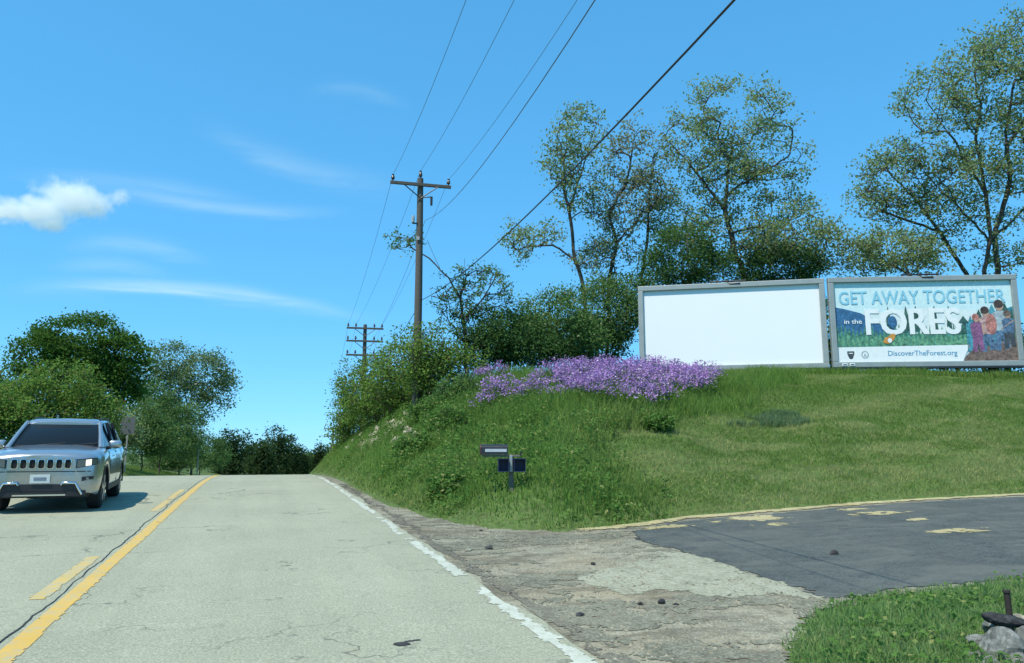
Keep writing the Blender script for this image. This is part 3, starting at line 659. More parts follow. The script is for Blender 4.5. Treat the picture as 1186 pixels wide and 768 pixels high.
M['leaf_light'] = leaf_mat('leaf_light', (0.10, 0.19, 0.04), (0.22, 0.34, 0.075), (0.16, 0.12, 0.06))
M['leaf_maple'] = leaf_mat('leaf_maple', (0.04, 0.10, 0.022), (0.10, 0.20, 0.04), clump=0.6)
M['leaf_silver'] = leaf_mat('leaf_silver', (0.09, 0.15, 0.06), (0.20, 0.29, 0.13), (0.40, 0.45, 0.34))
M['leaf_far'] = leaf_mat('leaf_far', (0.022, 0.045, 0.022), (0.06, 0.095, 0.04), clump=0.4)
RG = 'tall thin leaved trees behind the billboards'
tree('thin_tree', 'slender sparse tree left of the left billboard with a long low limb', 'tree', RG, 36, [[(692, 420), (675, 330), (664, 290), (660, 250), (652, 210), (656, 165)], [(666, 300), (640, 284), (606, 286)], [(660, 240), (672, 205), (685, 160)]],
     [(668, 160, 32, 38), (655, 190, 22, 28), (614, 278, 36, 14), (672, 225, 30, 30), (690, 290, 25, 22)], 130, 22, 0.14, 0.2, 'leaf_spring', twig=2, up=0.1, rmax=0.19)
tree('thin_tree', 'bronze tinged thin tree with a kinked trunk beside the left billboard', 'tree', RG, 37, [[(702, 420), (705, 325), (714, 282), (706, 248), (726, 212), (735, 160)], [(714, 282), (738, 255), (750, 230)]],
     [(735, 180, 36, 42), (715, 245, 30, 35), (700, 300, 32, 22), (745, 225, 25, 30)], 140, 17, 0.14, 0.2, 'leaf_bronze', twig=2, up=0.1, rmax=0.16)
tree('thin_tree', 'thin upright sapling tree close behind the left billboard corner', 'tree', RG, 38, [[(745, 420), (743, 325), (750, 275), (752, 225), (757, 180)]],
     [(762, 215, 22, 40), (755, 275, 28, 40), (778, 250, 22, 40)], 90, 17, 0.14, 0.2, 'leaf_spring', twig=2, up=0.1, rmax=0.10)
tree('thin_tree', 'large spreading open crowned tree behind the left billboard', 'tree', RG, 36, [[(885, 420), (863, 322), (850, 288), (840, 245), (843, 200), (852, 145)], [(840, 245), (815, 210), (792, 182), (772, 162)], [(843, 225), (880, 200), (912, 182)], [(846, 270), (880, 262), (905, 255)]],
     [(852, 130, 56, 38), (802, 165, 38, 36), (892, 178, 42, 42), (842, 210, 50, 36), (845, 275, 58, 28), (905, 240, 30, 25)], 300, 24, 0.14, 0.21, 'leaf_spring', twig=2, up=0.1, rmax=0.22)
tree('leafy_tree', 'low green leafy tree between the two billboards', 'tree', None, 35, [[(935, 425), (928, 330), (922, 280)], [(928, 320), (955, 290)]], [(920, 275, 42, 34), (955, 288, 36, 24), (900, 300, 30, 24)], 130, 50, 0.13, 0.26, 'leaf_spring', twig=1, up=0.15, rmax=0.1)
tree('thin_tree', 'tallest tree at the right edge with twin trunks', 'tree', RG, 36, [[(1138, 425), (1140, 312), (1148, 275), (1142, 225), (1130, 160), (1140, 95)], [(1166, 425), (1156, 312), (1152, 275), (1170, 210), (1165, 150), (1180, 70)], [(1142, 225), (1110, 170), (1075, 120)], [(1166, 170), (1200, 120), (1215, 80)], [(1152, 275), (1200, 230), (1230, 200)], [(1152, 285), (1110, 240), (1095, 215)]],
     [(1150, 95, 60, 52), (1085, 120, 48, 38), (1180, 52, 50, 44), (1175, 180, 66, 50), (1120, 215, 52, 40), (1220, 130, 50, 70), (1165, 280, 50, 32), (1075, 185, 32, 22)], 480, 24, 0.14, 0.22, 'leaf_spring', twig=2, up=0.1, rmax=0.24)
tree('thin_tree', 'left leaning sparse tree behind the right billboard', 'tree', RG, 37, [[(1160, 425), (1120, 318), (1088, 268), (1058, 228), (1030, 200)], [(1088, 268), (1050, 255), (1012, 240)]], [(1036, 205, 44, 34), (1068, 255, 42, 34), (1008, 238, 24, 24), (1030, 175, 20, 14)], 150, 19, 0.14, 0.21, 'leaf_spring', twig=2, up=0.1, rmax=0.13)
tree('leafy_tree', 'low bushy green tree behind the right billboard top left', 'tree', None, 35, [[(1068, 425), (1060, 330), (1042, 300)], [(1060, 322), (1020, 300)]], [(1034, 293, 46, 24), (1000, 300, 30, 20), (1075, 300, 25, 20)], 120, 50, 0.13, 0.26, 'leaf_spring', twig=1, up=0.15, rmax=0.09)
for lab, dep, tr, lo, nt_, lm in [
    ('dark green bush rising behind the left half of the left billboard', 35, [(795, 425), (792, 350), (790, 300)], [(790, 296, 44, 34), (760, 315, 25, 25), (825, 312, 28, 22)], 130, 'leaf_dark'),
    ('dark green bush rising behind the right half of the left billboard', 35.5, [(905, 425), (905, 360), (905, 320)], [(908, 308, 46, 24), (875, 315, 25, 18)], 100, 'leaf_dark'),
    ('green bush seen through the gap between the two billboards', 34, [(962, 428), (962, 400)], [(962, 385, 40, 38), (940, 405, 36, 22), (990, 405, 36, 22)], 110, 'leaf_mid'),
    ('low green bush showing under the right billboard', 34.5, [(1110, 430), (1110, 418)], [(1110, 405, 50, 22), (1060, 410, 36, 18)], 90, 'leaf_mid'),
    ('low green bush under the far right end of the right billboard', 34.5, [(1190, 430), (1190, 418)], [(1190, 402, 40, 24), (1160, 410, 30, 18)], 80, 'leaf_dark'),
    ('dense green bush touching the left side of the left billboard', 34.0, [(702, 425), (702, 400), (701, 370)], [(700, 362, 40, 40), (730, 352, 24, 30, 1.2), (690, 395, 38, 28)], 190, 'leaf_mid'),
    ('rounded dense bush in the middle of the bank top thicket', 32.0, [(645, 425), (645, 405), (644, 380)], [(642, 372, 44, 36), (660, 395, 42, 26), (618, 392, 28, 28)], 180, 'leaf_mid'),
    ('dark low bush of the thicket above the small flower patch', 31.0, [(590, 430), (590, 410), (588, 390)], [(588, 388, 38, 32), (562, 404, 30, 22), (615, 405, 35, 20)], 160, 'leaf_dark')]:
    tree('thicket_bush', lab, 'bush', 'bushes of the bank top thicket', dep, [tr], lo, int(nt_ * 1.5), 66, 0.115, 0.24, lm, shell=0.45, rmax=0.06)
tree('twiggy_tree', 'twiggy half bare tree beside the near utility pole', 'tree', None, 30.8, [[(543, 428), (538, 380), (533, 345), (520, 322), (497, 299), (478, 288)], [(533, 345), (540, 320), (538, 300)], [(538, 370), (560, 345), (572, 325)], [(508, 310), (500, 290), (495, 278)]],
     [(533, 352, 20, 44), (562, 338, 26, 34), (465, 284, 13, 12), (510, 350, 12, 20), (550, 385, 24, 26), (582, 345, 12, 12)], 120, 16, 0.11, 0.12, 'leaf_mid', twig=2, rmax=0.09)
BG = 'light green shrubs on the roadside bank'
for lab, dep, tr, lo, nt_ in [
    ('light green shrub at the foot of the near utility pole', 28.6, [(500, 432), (500, 420), (500, 405)], [(500, 410, 32, 30), (525, 425, 28, 22), (485, 425, 24, 26), (505, 442, 34, 18)], 170),
    ('light green shrub just left of the near utility pole', 30.5, [(466, 440), (466, 430), (466, 415)], [(466, 420, 26, 30), (448, 440, 24, 26), (478, 445, 26, 22), (460, 460, 30, 20), (490, 462, 26, 16)], 150),
    ('pale green shrub hanging over the rocks of the bank', 33, [(436, 452), (434, 445), (432, 430)], [(432, 440, 22, 30), (418, 455, 18, 28), (445, 462, 26, 22), (428, 478, 24, 16), (455, 478, 20, 12)], 150),
    ('roadside shrub at the far left end of the bank above the road', 37.5, [(410, 474), (409, 468), (407, 450)], [(406, 458, 13, 32), (398, 475, 9, 34), (414, 480, 14, 22), (404, 498, 12, 18), (396, 505, 7, 14)], 130)]:
    tree('bank_shrub', lab, 'shrub', BG, dep, [tr], lo, int(nt_ * 1.3), 44, 0.105, 0.20, 'leaf_light', shell=0.35, rmax=0.04, twig=1)
SHRUBX = [('low shrub filling the bank between rocks and pole', 31.5, [(470, 470), (470, 462)], [(472, 468, 26, 14), (500, 466, 22, 12)], 90), ('low shrub hugging the far end of the bank by the road', 39, [(396, 520), (396, 514)], [(396, 512, 8, 16), (404, 515, 8, 10)], 60)]
for lab, dep, tr, lo, nt_ in SHRUBX:
    tree('bank_shrub', lab, 'shrub', BG, dep, [tr], lo, nt_, 44, 0.105, 0.2, 'leaf_light', shell=0.35, rmax=0.03)
for lab, px, py, sz, lm in [('small dark weed bush halfway up the bank left of the flowers', 523, 462, 0.75, 'leaf_mid'), ('small bush right of the bank rocks', 497, 482, 0.7, 'weed'), ('weed clump on the bank below the rocks', 478, 522, 0.55, 'weed'), ('tall weed clump left of the mailbox', 518, 570, 0.38, 'weed'),
                            ('leafy shrub above the bank rocks', 452, 474, 1.0, 'leaf_light'), ('leafy shrub below the near utility pole', 488, 458, 1.0, 'leaf_light'), ('dark leafy bush at the left tip of the flower drift', 545, 456, 0.75, 'leaf_mid'), ('leafy weed bush on the bank under the small flower patch', 520, 496, 0.7, 'weed'),
                            ('shrub at the left end of the bank rocks', 420, 486, 0.9, 'leaf_light'), ('weed clump below the right part of the flowers', 762, 494, 0.32, 'weed')]:
    p = hit(px, py + 4); dep = float((p - CAM) @ CF); k = dep / FPX; q_ = sz / k
    tree('weed_bush', lab, 'weed', 'weed clumps on the bank', dep, [[(px, py + 4), (px, py - q_ * 0.3)]], [(px, py - q_ * 0.3, q_ * 0.75, q_ * 0.55), (px + q_ * 0.5, py - q_ * 0.1, q_ * 0.5, q_ * 0.4), (px - q_ * 0.5, py - q_ * 0.05, q_ * 0.5, q_ * 0.35)], int(40 + 40 * sz), 30, 0.09, 0.11, lm, rmax=0.015)
# left of the road
tree('maple_tree', 'big round dark green tree behind the silver car', 'tree', None, 46, [[(112, 540), (108, 480), (100, 430), (95, 395)], [(108, 480), (140, 440), (150, 415)], [(105, 460), (65, 430), (45, 415)]],
     [(95, 396, 52, 32), (55, 418, 38, 34), (138, 416, 30, 34), (122, 452, 36, 26), (85, 430, 50, 30), (150, 440, 18, 28)], 460, 60, 0.19, 0.33, 'leaf_maple', shell=0.45, rmax=0.25, flat=0.5)
LG = 'shrubs along the left side of the road'
for lab, dep, tr, lo, nt_, lm in [
    ('light green bushy shrub in front of the big round tree', 37, [(70, 530), (70, 500), (70, 465)], [(72, 450, 48, 28), (40, 465, 40, 28), (105, 478, 34, 26), (70, 490, 60, 25)], 300, 'leaf_light'),
    ('pale shrub at the left edge behind the car roof', 33, [(5, 530), (5, 510), (5, 490)], [(4, 490, 40, 26), (-25, 480, 40, 35)], 170, 'leaf_light'),
    ('dark bush at the left edge rising above the pale shrub', 42, [(-15, 530), (-12, 490), (-8, 460)], [(-10, 452, 28, 26), (-35, 440, 35, 40), (8, 470, 20, 20)], 150, 'leaf_mid'),
    ('olive shrub beside the grey road sign', 44, [(140, 535), (140, 520), (140, 500)], [(136, 496, 22, 20), (120, 508, 22, 18), (148, 506, 16, 12)], 140, 'leaf_spring'),
    ('green shrub below the silvery tree', 56, [(185, 540), (185, 525), (185, 505)], [(186, 490, 26, 32), (205, 512, 26, 22), (178, 465, 18, 26), (215, 490, 22, 24)], 160, 'leaf_mid'),
    ('shrub between the grey road sign and the silvery tree', 52, [(165, 540), (165, 525)], [(164, 490, 22, 26), (172, 512, 18, 14), (180, 505, 22, 20)], 150, 'leaf_mid'),
    ('low olive shrub left of the thin bare post', 62, [(208, 545), (208, 530)], [(208, 522, 24, 20), (190, 530, 20, 14), (225, 532, 18, 12)], 140, 'leaf_mid'),
    ('low hedge like shrub behind the verge below the silvery tree', 80, [(200, 548), (200, 536)], [(168, 528, 30, 14), (205, 530, 30, 14), (242, 532, 24, 12)], 200, 'leaf_mid'),
    ('dark shrub at the road bend below the silvery tree', 66, [(232, 545), (232, 535), (232, 520)], [(232, 520, 24, 18), (250, 525, 18, 16), (212, 522, 18, 18)], 130, 'leaf_dark')]:
    tree('roadside_shrub', lab, 'shrub', LG, dep, [tr], lo, int(nt_ * 1.2), 52, 0.145, 0.27, lm, shell=0.4, rmax=0.08)
tree('silvery_tree', 'loose silvery leaved tree left of the road crest', 'tree', None, 70, [[(222, 548), (220, 500), (215, 460), (205, 420)], [(218, 480), (240, 450), (262, 430)], [(220, 500), (190, 470), (180, 440)]],
     [(200, 420, 26, 24), (240, 436, 32, 28), (185, 450, 22, 34), (218, 470, 34, 28), (262, 450, 16, 26), (195, 495, 30, 28), (172, 470, 14, 30)], 420, 52, 0.21, 0.42, 'leaf_silver', shell=0.3, rmax=0.2, twig=1)
FG = 'dark trees beyond the road crest'
for lab, dep, px, top, w, lm in [
    ('far dark tree at the left start of the treeline beyond the crest', 100, 262, 497, 20, 'leaf_far'), ('far tree second from the left in the treeline beyond the crest', 106, 285, 500, 20, 'leaf_far'),
    ('highest far tree of the treeline beyond the crest', 112, 318, 488, 18, 'leaf_far'), ('far tree right of the highest one beyond the crest', 118, 334, 505, 15, 'leaf_far'),
    ('low far tree at the right end of the left treeline', 126, 347, 518, 11, 'leaf_far'), ('far dark tree right of the gap beyond the crest', 120, 372, 516, 11, 'leaf_far'),
    ('far tree close to the third utility pole', 112, 390, 514, 11, 'leaf_far'), ('distant pale tree in the gap over the road crest', 190, 359, 525, 9, 'leaf_mid'), ('far low tree between the two leftmost treeline trees', 96, 303, 512, 15, 'leaf_far')]:
    h_ = 552 - top
    tree('far_tree', lab, 'tree', FG, dep, [[(px, 560), (px, 530), (px, top + h_ * 0.4)]], [(px, top + h_ * 0.3, w * 0.6, h_ * 0.30), (px - w * 0.35, top + h_ * 0.55, w * 0.6, h_ * 0.33), (px + w * 0.4, top + h_ * 0.58, w * 0.6, h_ * 0.33), (px, top + h_ * 0.8, w * 0.9, h_ * 0.25)], 120, 36, 0.34, 0.45, lm, shell=0.35, rmax=0.16)
# ---------------------------------------------------------------- rocks and debris
def stone_mesh(seed, s=(1, 1, 1), sub=2):
    bm = bmesh.new(); bmesh.ops.create_icosphere(bm, subdivisions=sub, radius=0.5); r_ = np.random.default_rng(seed)
    planes = r_.normal(size=(9, 3)); planes /= np.linalg.norm(planes, axis=1)[:, None]; cut = r_.uniform(0.26, 0.42, 9)
    for v in bm.verts:
        c = np.array(v.co)
        for p_, k in zip(planes, cut):
            e = c @ p_ - k
            if e > 0: c = c - p_ * e
        v.co = (c + r_.normal(0, 0.012, 3)) * np.array(s)
    me = bpy.data.meshes.new('stone'); bm.to_mesh(me); bm.free()
    return me
stones = [stone_mesh(i, (1.0, 0.9, 0.75), 1) for i in range(6)]
for m_ in stones: m_.materials.append(M['stone'])
ro = empty('rock_outcrop', hit(455, 510), 'pale broken rocks showing on the steep roadside bank', 'rocks')
for i, (p, r_) in enumerate(ROCKS):
    o = bpy.data.objects.new('rock', stones[i % 6]); C.objects.link(o); o.parent = ro
    o.location = Vector(p) - ro.location; o.scale = (r_ * 1.3, r_ * 1.1, r_ * rng.uniform(0.8, 1.3)); o.rotation_euler = tuple(rng.uniform(0, 6, 3))
def plane_pt(px, py, up=0.0): return bpt(px, py, up)
# heap of stones with an iron stake in the near right corner
def put_stone(name, px, py, size, mat, seed, label, cat, group, lift=0.0, rot=(0, 0, 0), sub=3):
    p = plane_pt(px, py, 0.07 + lift); me = stone_mesh(seed, size, sub); me.materials.append(mat)
    o = bpy.data.objects.new(name, me); C.objects.link(o); o.location = p; o.rotation_euler = rot; return tag(o, label, cat, group)
for px, py, sz, mt, sd, lab, lift in [
    (1160, 752, (.30, .26, .30), 'grey_stone', 5, 'largest pale grey stone at the front of the stone heap', 0.05), (1134, 741, (.17, .15, .08), 'grey_stone', 6, 'flat grey stone on the left of the stone heap', 0.06),
    (1130, 760, (.16, .2, .12), 'grey_stone', 8, 'small stone at the left foot of the stone heap', 0.0), (1156, 728, (.2, .2, .18), 'grey_stone', 9, 'grey stone leaning behind the largest one in the heap', 0.08),
    (1190, 742, (.24, .2, .2), 'grey_stone', 10, 'dark grey stone at the right edge of the stone heap', 0.05), (1184, 722, (.2, .2, .14), 'stone', 11, 'pale stone behind the iron stake', 0.06), (1176, 765, (.22, .2, .16), 'grey_stone', 13, 'stone half hidden in grass at the bottom right corner', 0.0),
    (1143, 768, (.16, .16, .12), 'grey_stone', 14, 'little stone at the bottom of the heap below the flat one', 0.0)]:
    put_stone('heap_stone', px, py, sz, M[mt], sd, lab, 'stone', 'stones of the heap in the near corner', lift, (0, 0, sd))
put_stone('timber_chunk', 1166, 719, (.36, .12, .1), M['tar'], 33, 'black charred chunk lying across the stone heap', 'debris', None, 0.16, (0, 0.2, -0.3))
p = plane_pt(1172, 735, 0.07); mb = MB(); mb.tube([(0, 0, -0.1), (-0.004, 0, 0.1), (-0.012, 0, 0.31)], 0.022, 10).tube([(-0.012, 0, 0.30), (-0.0125, 0, 0.315)], [0.028, 0.026], 10)
o = mb.build('iron_stake', plain('rusty_iron', (0.045, 0.035, 0.03), 0.8, 0.3, 0.5, 30, 0.4), None, 40); o.location = p; tag(o, 'rusty iron stake standing in the stone heap', 'stake')
for px, py, sz, sd, lab in [(765, 697, (.10, .08, .06), 41, 'larger black asphalt lump on the pale gravel'), (741, 699, (.075, .06, .045), 42, 'smaller black lump left of the larger one on the gravel'), (783, 700, (.07, .05, .025), 47, 'flat black crumb right of the larger lump'),
                            (566, 634, (.17, .12, .06), 43, 'dark lump on the gravel close to the road edge'), (543, 637, (.2, .12, .03), 48, 'flat pale slab beside the dark lump near the road edge'), (965, 640, (.16, .12, .08), 44, 'dark lump lying on the dark drive'), (672, 712, (.10, .08, .04), 45, 'dark crumb at the edge of the gravel stain'), (687, 653, (.08, .07, .04), 46, 'small dark crumb in the middle of the gravel mouth'), (557, 614, (.1, .07, .03), 49, 'dark chip by the foot of the grassy bank')]:
    p = plane_pt(px, py, -0.02 + sz[2] * 0.35); me = stone_mesh(sd, sz, 2); me.materials.append(M['tar'] if 'pale' not in lab or 'black' in lab else M['apron'])
    o = bpy.data.objects.new('asphalt_lump', me); C.objects.link(o); o.location = p; o.rotation_euler = (0, 0, sd); tag(o, lab, 'debris', 'loose lumps on the gravel')
xg, yg = rand_in((2.2, 6.2, 3.5, 13), 14000); k = inside(GRAV, xg, yg) & ~inside(DRIVE, xg, yg) & (xg > 2.3) & (fb(xg, yg, 0.6, 201) > 0.45); xg, yg = xg[k], yg[k]
V, F = [], []; oct_ = np.array([(1, 0, 0), (0, 1, 0), (-1, 0, 0), (0, -1, 0), (0, 0, 1)], float); of = np.array([(0, 1, 4), (1, 2, 4), (2, 3, 4), (3, 0, 4)])
sz = rng.uniform(0.05, 0.17, len(xg)) ** 2; rot = rng.uniform(0, 6, len(xg))
cs, sn = np.cos(rot), np.sin(rot); B = np.repeat(oct_[None], len(xg), 0) * (sz[:, None, None] * rng.uniform(0.6, 1.2, (len(xg), 5, 3)))
V = np.stack([B[..., 0] * cs[:, None] - B[..., 1] * sn[:, None] + xg[:, None], B[..., 0] * sn[:, None] + B[..., 1] * cs[:, None] + yg[:, None], B[..., 2] * 0.8 + (zr(yg) - 0.021)[:, None]], -1).reshape(-1, 3)
tag(mesh_np('loose_gravel', V, (np.arange(len(xg))[:, None, None] * 5 + of[None]).reshape(-1, 3), M['gravel']), 'loose small stones strewn over the gravel', 'gravel', None, 'stuff')

# ---------------------------------------------------------------- utility poles and wires
def utility_pole(label, px, dep, top_px, arms, nins):
    top = at(px, top_px, dep); gz = terrain(top[0], top[1])[0]; root = empty('utility_pole', (top[0], top[1], gz), label, 'utility pole', 'utility poles along the road', rz=math.atan2(xc(top[1] + 5) - xc(top[1] - 5), 10) * -1 - 0.06)
    H = top[2] - gz
    MB().tube([(0, 0, -0.4), (0.01, 0, H * 0.5), (0, 0, H)], [0.165, 0.145, 0.115], 12).build('pole', M['wood'], root, 40)
    for k, (zz, w) in enumerate(arms):
        arm = MB().box((0, -0.16, H - zz), (w, 0.095, 0.12), bev=0.01).build('crossarm', M['wood'], root)
        for sx in (-1, 1):
            MB().tube([(sx * 0.68 * w / 2.44, -0.22, H - zz - 0.06), (0, -0.15, H - zz - 0.55)], 0.022, 6).build('brace', M['dark_steel'], root)
        xs = [-w / 2 + 0.1, w / 2 - 0.1] if nins == 2 else [-w / 2 + 0.1, -w / 4, w / 4, w / 2 - 0.1]
        for x in xs:
            b_ = H - zz + 0.06; MB().tube([(x, -0.16, b_), (x, -0.16, b_ + 0.05), (x, -0.16, b_ + 0.09), (x, -0.16, b_ + 0.17), (x, -0.16, b_ + 0.2), (x, -0.16, b_ + 0.26)], [0.02, 0.03, 0.075, 0.065, 0.04, 0.05], 10).build('insulator', M['insulator'], arm, 50)
    return root, H
p1, H1 = utility_pole('tall near utility pole with one crossarm above the bank shrubs', 487, 30, 207, [(0.30, 2.36)], 2)
MB().tube([(0, 0, H1 - 0.02), (0, 0, H1 + 0.08), (0, 0, H1 + 0.10), (0, 0, H1 + 0.22), (0, 0, H1 + 0.25), (0, 0, H1 + 0.32)], [0.04, 0.04, 0.075, 0.065, 0.04, 0.05], 10).build('insulator', M['insulator'], p1, 50)
MB().tube([(0.42, -0.16, H1 - 0.75), (0.42, -0.16, H1 - 1.1)], [0.05, 0.045], 10).build('cutout_switch', M['dark_steel'], p1, 40)
MB().tube([(0.1, -0.05, H1 - 0.78), (0.42, -0.16, H1 - 0.76)], 0.02, 6).build('switch_bracket', M['dark_steel'], p1)
MB().tube([(-0.27, -0.1, H1 - 1.82), (-0.27, -0.1, H1 - 1.7), (-0.27, -0.1, H1 - 1.55)], [0.05, 0.07, 0.05], 10).build('spool_insulator', M['porcelain'], p1, 40)
MB().box((-0.15, -0.08, H1 - 1.84), (0.3, 0.05, 0.05)).build('spool_bracket', M['dark_steel'], p1)
MB().box((-0.07, -0.15, H1 - 2.45), (0.12, 0.05, 0.14), bev=0.01).build('cable_clamp', M['porcelain'], p1)
p2, H2 = utility_pole('middle distance utility pole with three stacked crossarms', 423, 52, 376, [(0.28, 2.44), (1.15, 2.44), (2.1, 2.44)], 4)
p3, H3 = utility_pole('farthest utility pole beyond the road crest', 386, 108, 494, [(0.3, 2.5), (1.4, 2.5)], 4)
def span(a, b, sag, n=26):
    a, b = np.asarray(a, float), np.asarray(b, float); t = np.linspace(0, 1, n)
    P = a + (b - a) * t[:, None]; P[:, 2] -= 4 * sag * t * (1 - t); return P
def pole_pt(pole, x, y, z):
    c, s = math.cos(pole.rotation_euler.z), math.sin(pole.rotation_euler.z); l = pole.location
    return np.array([l.x + x * c - y * s, l.y + x * s + y * c, l.z + z])
def back(a, m, dz, L=52.0): return a + np.array([-m * L, -L, dz])
WG = 'power wires along the pole line'
for name, lab, a, m, sag, dz, b, c, r_, mt in [
    ('power_wire', 'leftmost thin power wire over the road', pole_pt(p1, -1.08, -0.16, H1 + 0.0), .06, 2.4, 1.5, pole_pt(p2, -1.12, -0.16, H2 - 0.02), pole_pt(p3, -1.1, -0.16, H3), 0.0065, 'wire_alu'),
    ('power_wire', 'thin power wire on top of the near utility pole', pole_pt(p1, 0, 0, H1 + 0.33), .06, 2.4, 1.5, pole_pt(p2, -0.6, -0.16, H2 - 0.02), pole_pt(p3, -0.6, -0.16, H3), 0.0065, 'wire_alu'),
    ('power_wire', 'thin power wire on the right end of the near crossarm', pole_pt(p1, 1.08, -0.16, H1 + 0.0), .06, 2.4, 1.5, pole_pt(p2, 1.12, -0.16, H2 - 0.02), pole_pt(p3, 1.1, -0.16, H3), 0.0065, 'wire_alu'),
    ('power_wire', 'lower thin wire right of the three crossarm wires', pole_pt(p1, 0.2, -0.1, H1 - 1.7), .12, 2.6, -4.0, pole_pt(p2, 0.6, -0.16, H2 - 0.9), pole_pt(p3, 0.6, -0.16, H3 - 1.1), 0.0075, 'wire_alu'),
    ('communication_cable', 'thick black cable crossing the trees to the top edge', pole_pt(p1, 0.14, -0.12, at(487, 352, 30)[2] - p1.location.z), .08, 1.8, 0.0, pole_pt(p2, 0.14, -0.1, H2 - 3.2), pole_pt(p3, 0.14, -0.1, H3 - 2.4), 0.0125, 'wire')]:
    mb = MB(); P = np.vstack([span(back(a, m, dz), a, sag, 34), span(a, b, 0.45, 14)[1:], span(b, c, 0.9, 12)[1:]])
    mb.tube(P, r_, 6); o = mb.build(name, M[mt], None, 60); tag(o, lab, 'wire' if name == 'power_wire' else 'cable', WG if name == 'power_wire' else None)

# ---------------------------------------------------------------- billboards
M['vinyl'] = plain('white_vinyl', (0.86, 0.87, 0.87), 0.6, var=0.02, scale=1.5)
def flat_mat(name, col, rough=0.55, var=0.10, scale=2.0): return plain(name, col, rough, var=var, scale=scale)
def billboard(label, pl, pr, zb, hgt):
    pl, pr = np.array(pl), np.array(pr); v = pr - pl; W_ = float(np.hypot(v[0], v[1])); rz = math.atan2(v[1], v[0])
    c = (pl + pr) / 2; gz = terrain(c[0], c[1])[0]
    root = empty('billboard', (c[0], c[1], gz), label, 'billboard', 'billboards on the hill', rz); z0 = zb - gz
    f = 0.21; zt = z0 + hgt
    for x in (-1, 1): MB().box((x * (W_ / 2 - f / 2), 0, z0 + hgt / 2), (f, 0.22, hgt - 2 * f - 0.006), bev=0.02).build('frame_side', M['steel'], root)
    MB().box((0, 0, zt - f / 2), (W_, 0.23, f), bev=0.02).build('frame_top', M['steel'], root)
    MB().box((0, 0, z0 + f / 2), (W_, 0.23, f), bev=0.02).build('frame_bottom', M['steel'], root)
    MB().box((0, -0.02, z0 - 0.035), (W_ * 0.998, 0.26, 0.06)).build('base_rail', M['dark_steel'], root)
    MB().box((0, 0.02, z0 + hgt / 2), (W_ - 2 * f + 0.02, 0.05, hgt - 2 * f + 0.02)).build('panel', M['vinyl'], root)
    for x in (-0.36, 0, 0.36):
        gx_, gy_ = c[0] + math.cos(rz) * x * W_ - 0.45 * -math.sin(rz), c[1] + math.sin(rz) * x * W_ + 0.45 * math.cos(rz)
        zg = terrain(gx_, gy_)[0] - gz - 0.3; p_ = MB()
        p_.box((x * W_, 0.33, (zg + zt - 0.3) / 2), (0.02, 0.24, zt - 0.3 - zg)); p_.box((x * W_, 0.21, (zg + zt - 0.3) / 2), (0.2, 0.02, zt - 0.3 - zg)); p_.box((x * W_, 0.45, (zg + zt - 0.3) / 2), (0.2, 0.02, zt - 0.3 - zg)); p_.build('post', M['dark_steel'], root)
    for zz in (z0 + 0.5, zt - 0.5): MB().box((0, 0.16, zz), (W_ - 0.1, 0.08, 0.14)).build('stringer', M['dark_steel'], root)
    # hoist rail on top
    r_ = MB(); r_.tube([(-0.75, -0.06, zt + 0.06), (0.7, -0.06, zt + 0.06)], 0.035, 6)
    for x in (-0.7, -0.45, -0.1, 0.2, 0.62): r_.tube([(x, -0.06, zt - 0.01), (x + 0.05, -0.06, zt + 0.12)], 0.03, 6)
    r_.tube([(-0.1, -0.07, zt + 0.02), (0.05, -0.1, zt - 0.07), (0.45, -0.12, zt - 0.05)], 0.035, 6); r_.build('hoist_rail', M['dark_steel'], root)
    return root, W_, z0, zt, f
zb = at(960, 426, 30.2)[2]; hb_ = (426 - 321) / FPX * 30.2 * 1.012
bb1 = billboard('left billboard with a blank white panel behind the purple flowers', at(741, 423, 31.9), at(960.5, 426, 30.3), zb, hb_)
bb2 = billboard('right billboard with a printed blue and green forest poster', at(964.5, 426, 30.2), at(1186, 423, 29.6), zb, hb_)
# the printed poster: flat shapes laid over the panel a few millimetres apart
root, W_, z0, zt, f = bb2
pw, ph = W_ - 2 * f, hb_ - 2 * f
def UV(u, v): return ((u - 0.5) * pw, (zt - f) - v * ph)          # u to the right, v down, both 0..1
lay = [0.0]
def shape(name, poly, mat, layer):
    y = -0.005 - 0.0026 * layer
    pts = [(UV(u, v)[0], y, UV(u, v)[1]) for u, v in poly]
    return MB().add(pts, [tuple(range(len(pts)))]).build(name, mat, root)
def ellipse(u, v, ru, rv, n=18, a0=0.0): return [(u + ru * math.cos(a0 + 2 * math.pi * k / n), v + rv * math.sin(a0 + 2 * math.pi * k / n)) for k in range(n)]
def print_mat(name, col, var):
    """ink: colour patches like those of a printed photograph"""
    m, q = new_mat(name); tc = q.n('ShaderNodeTexCoord').outputs['Object']
    n1 = q.mapr(q.noise(tc, 7.0, 5, 0.65), 0.33, 0.67); vc = q.n('ShaderNodeSeparateColor', ins={0: q.n('ShaderNodeTexVoronoi', ins={'Vector': tc, 'Scale': 16.0}).outputs['Color']}).outputs[0]
    f = q.m('ADD', q.m('MULTIPLY', n1, 0.6), q.m('MULTIPLY', vc, 0.4)); c = q.mix(f, tuple(x * (1 - var) for x in col), tuple(min(.9, x * (1 + var) + .02 * (var > .15)) for x in col))
    finish(q, q.n('ShaderNodeBsdfPrincipled', ins={'Base Color': c, 'Roughness': 0.5}).outputs[0]); return m
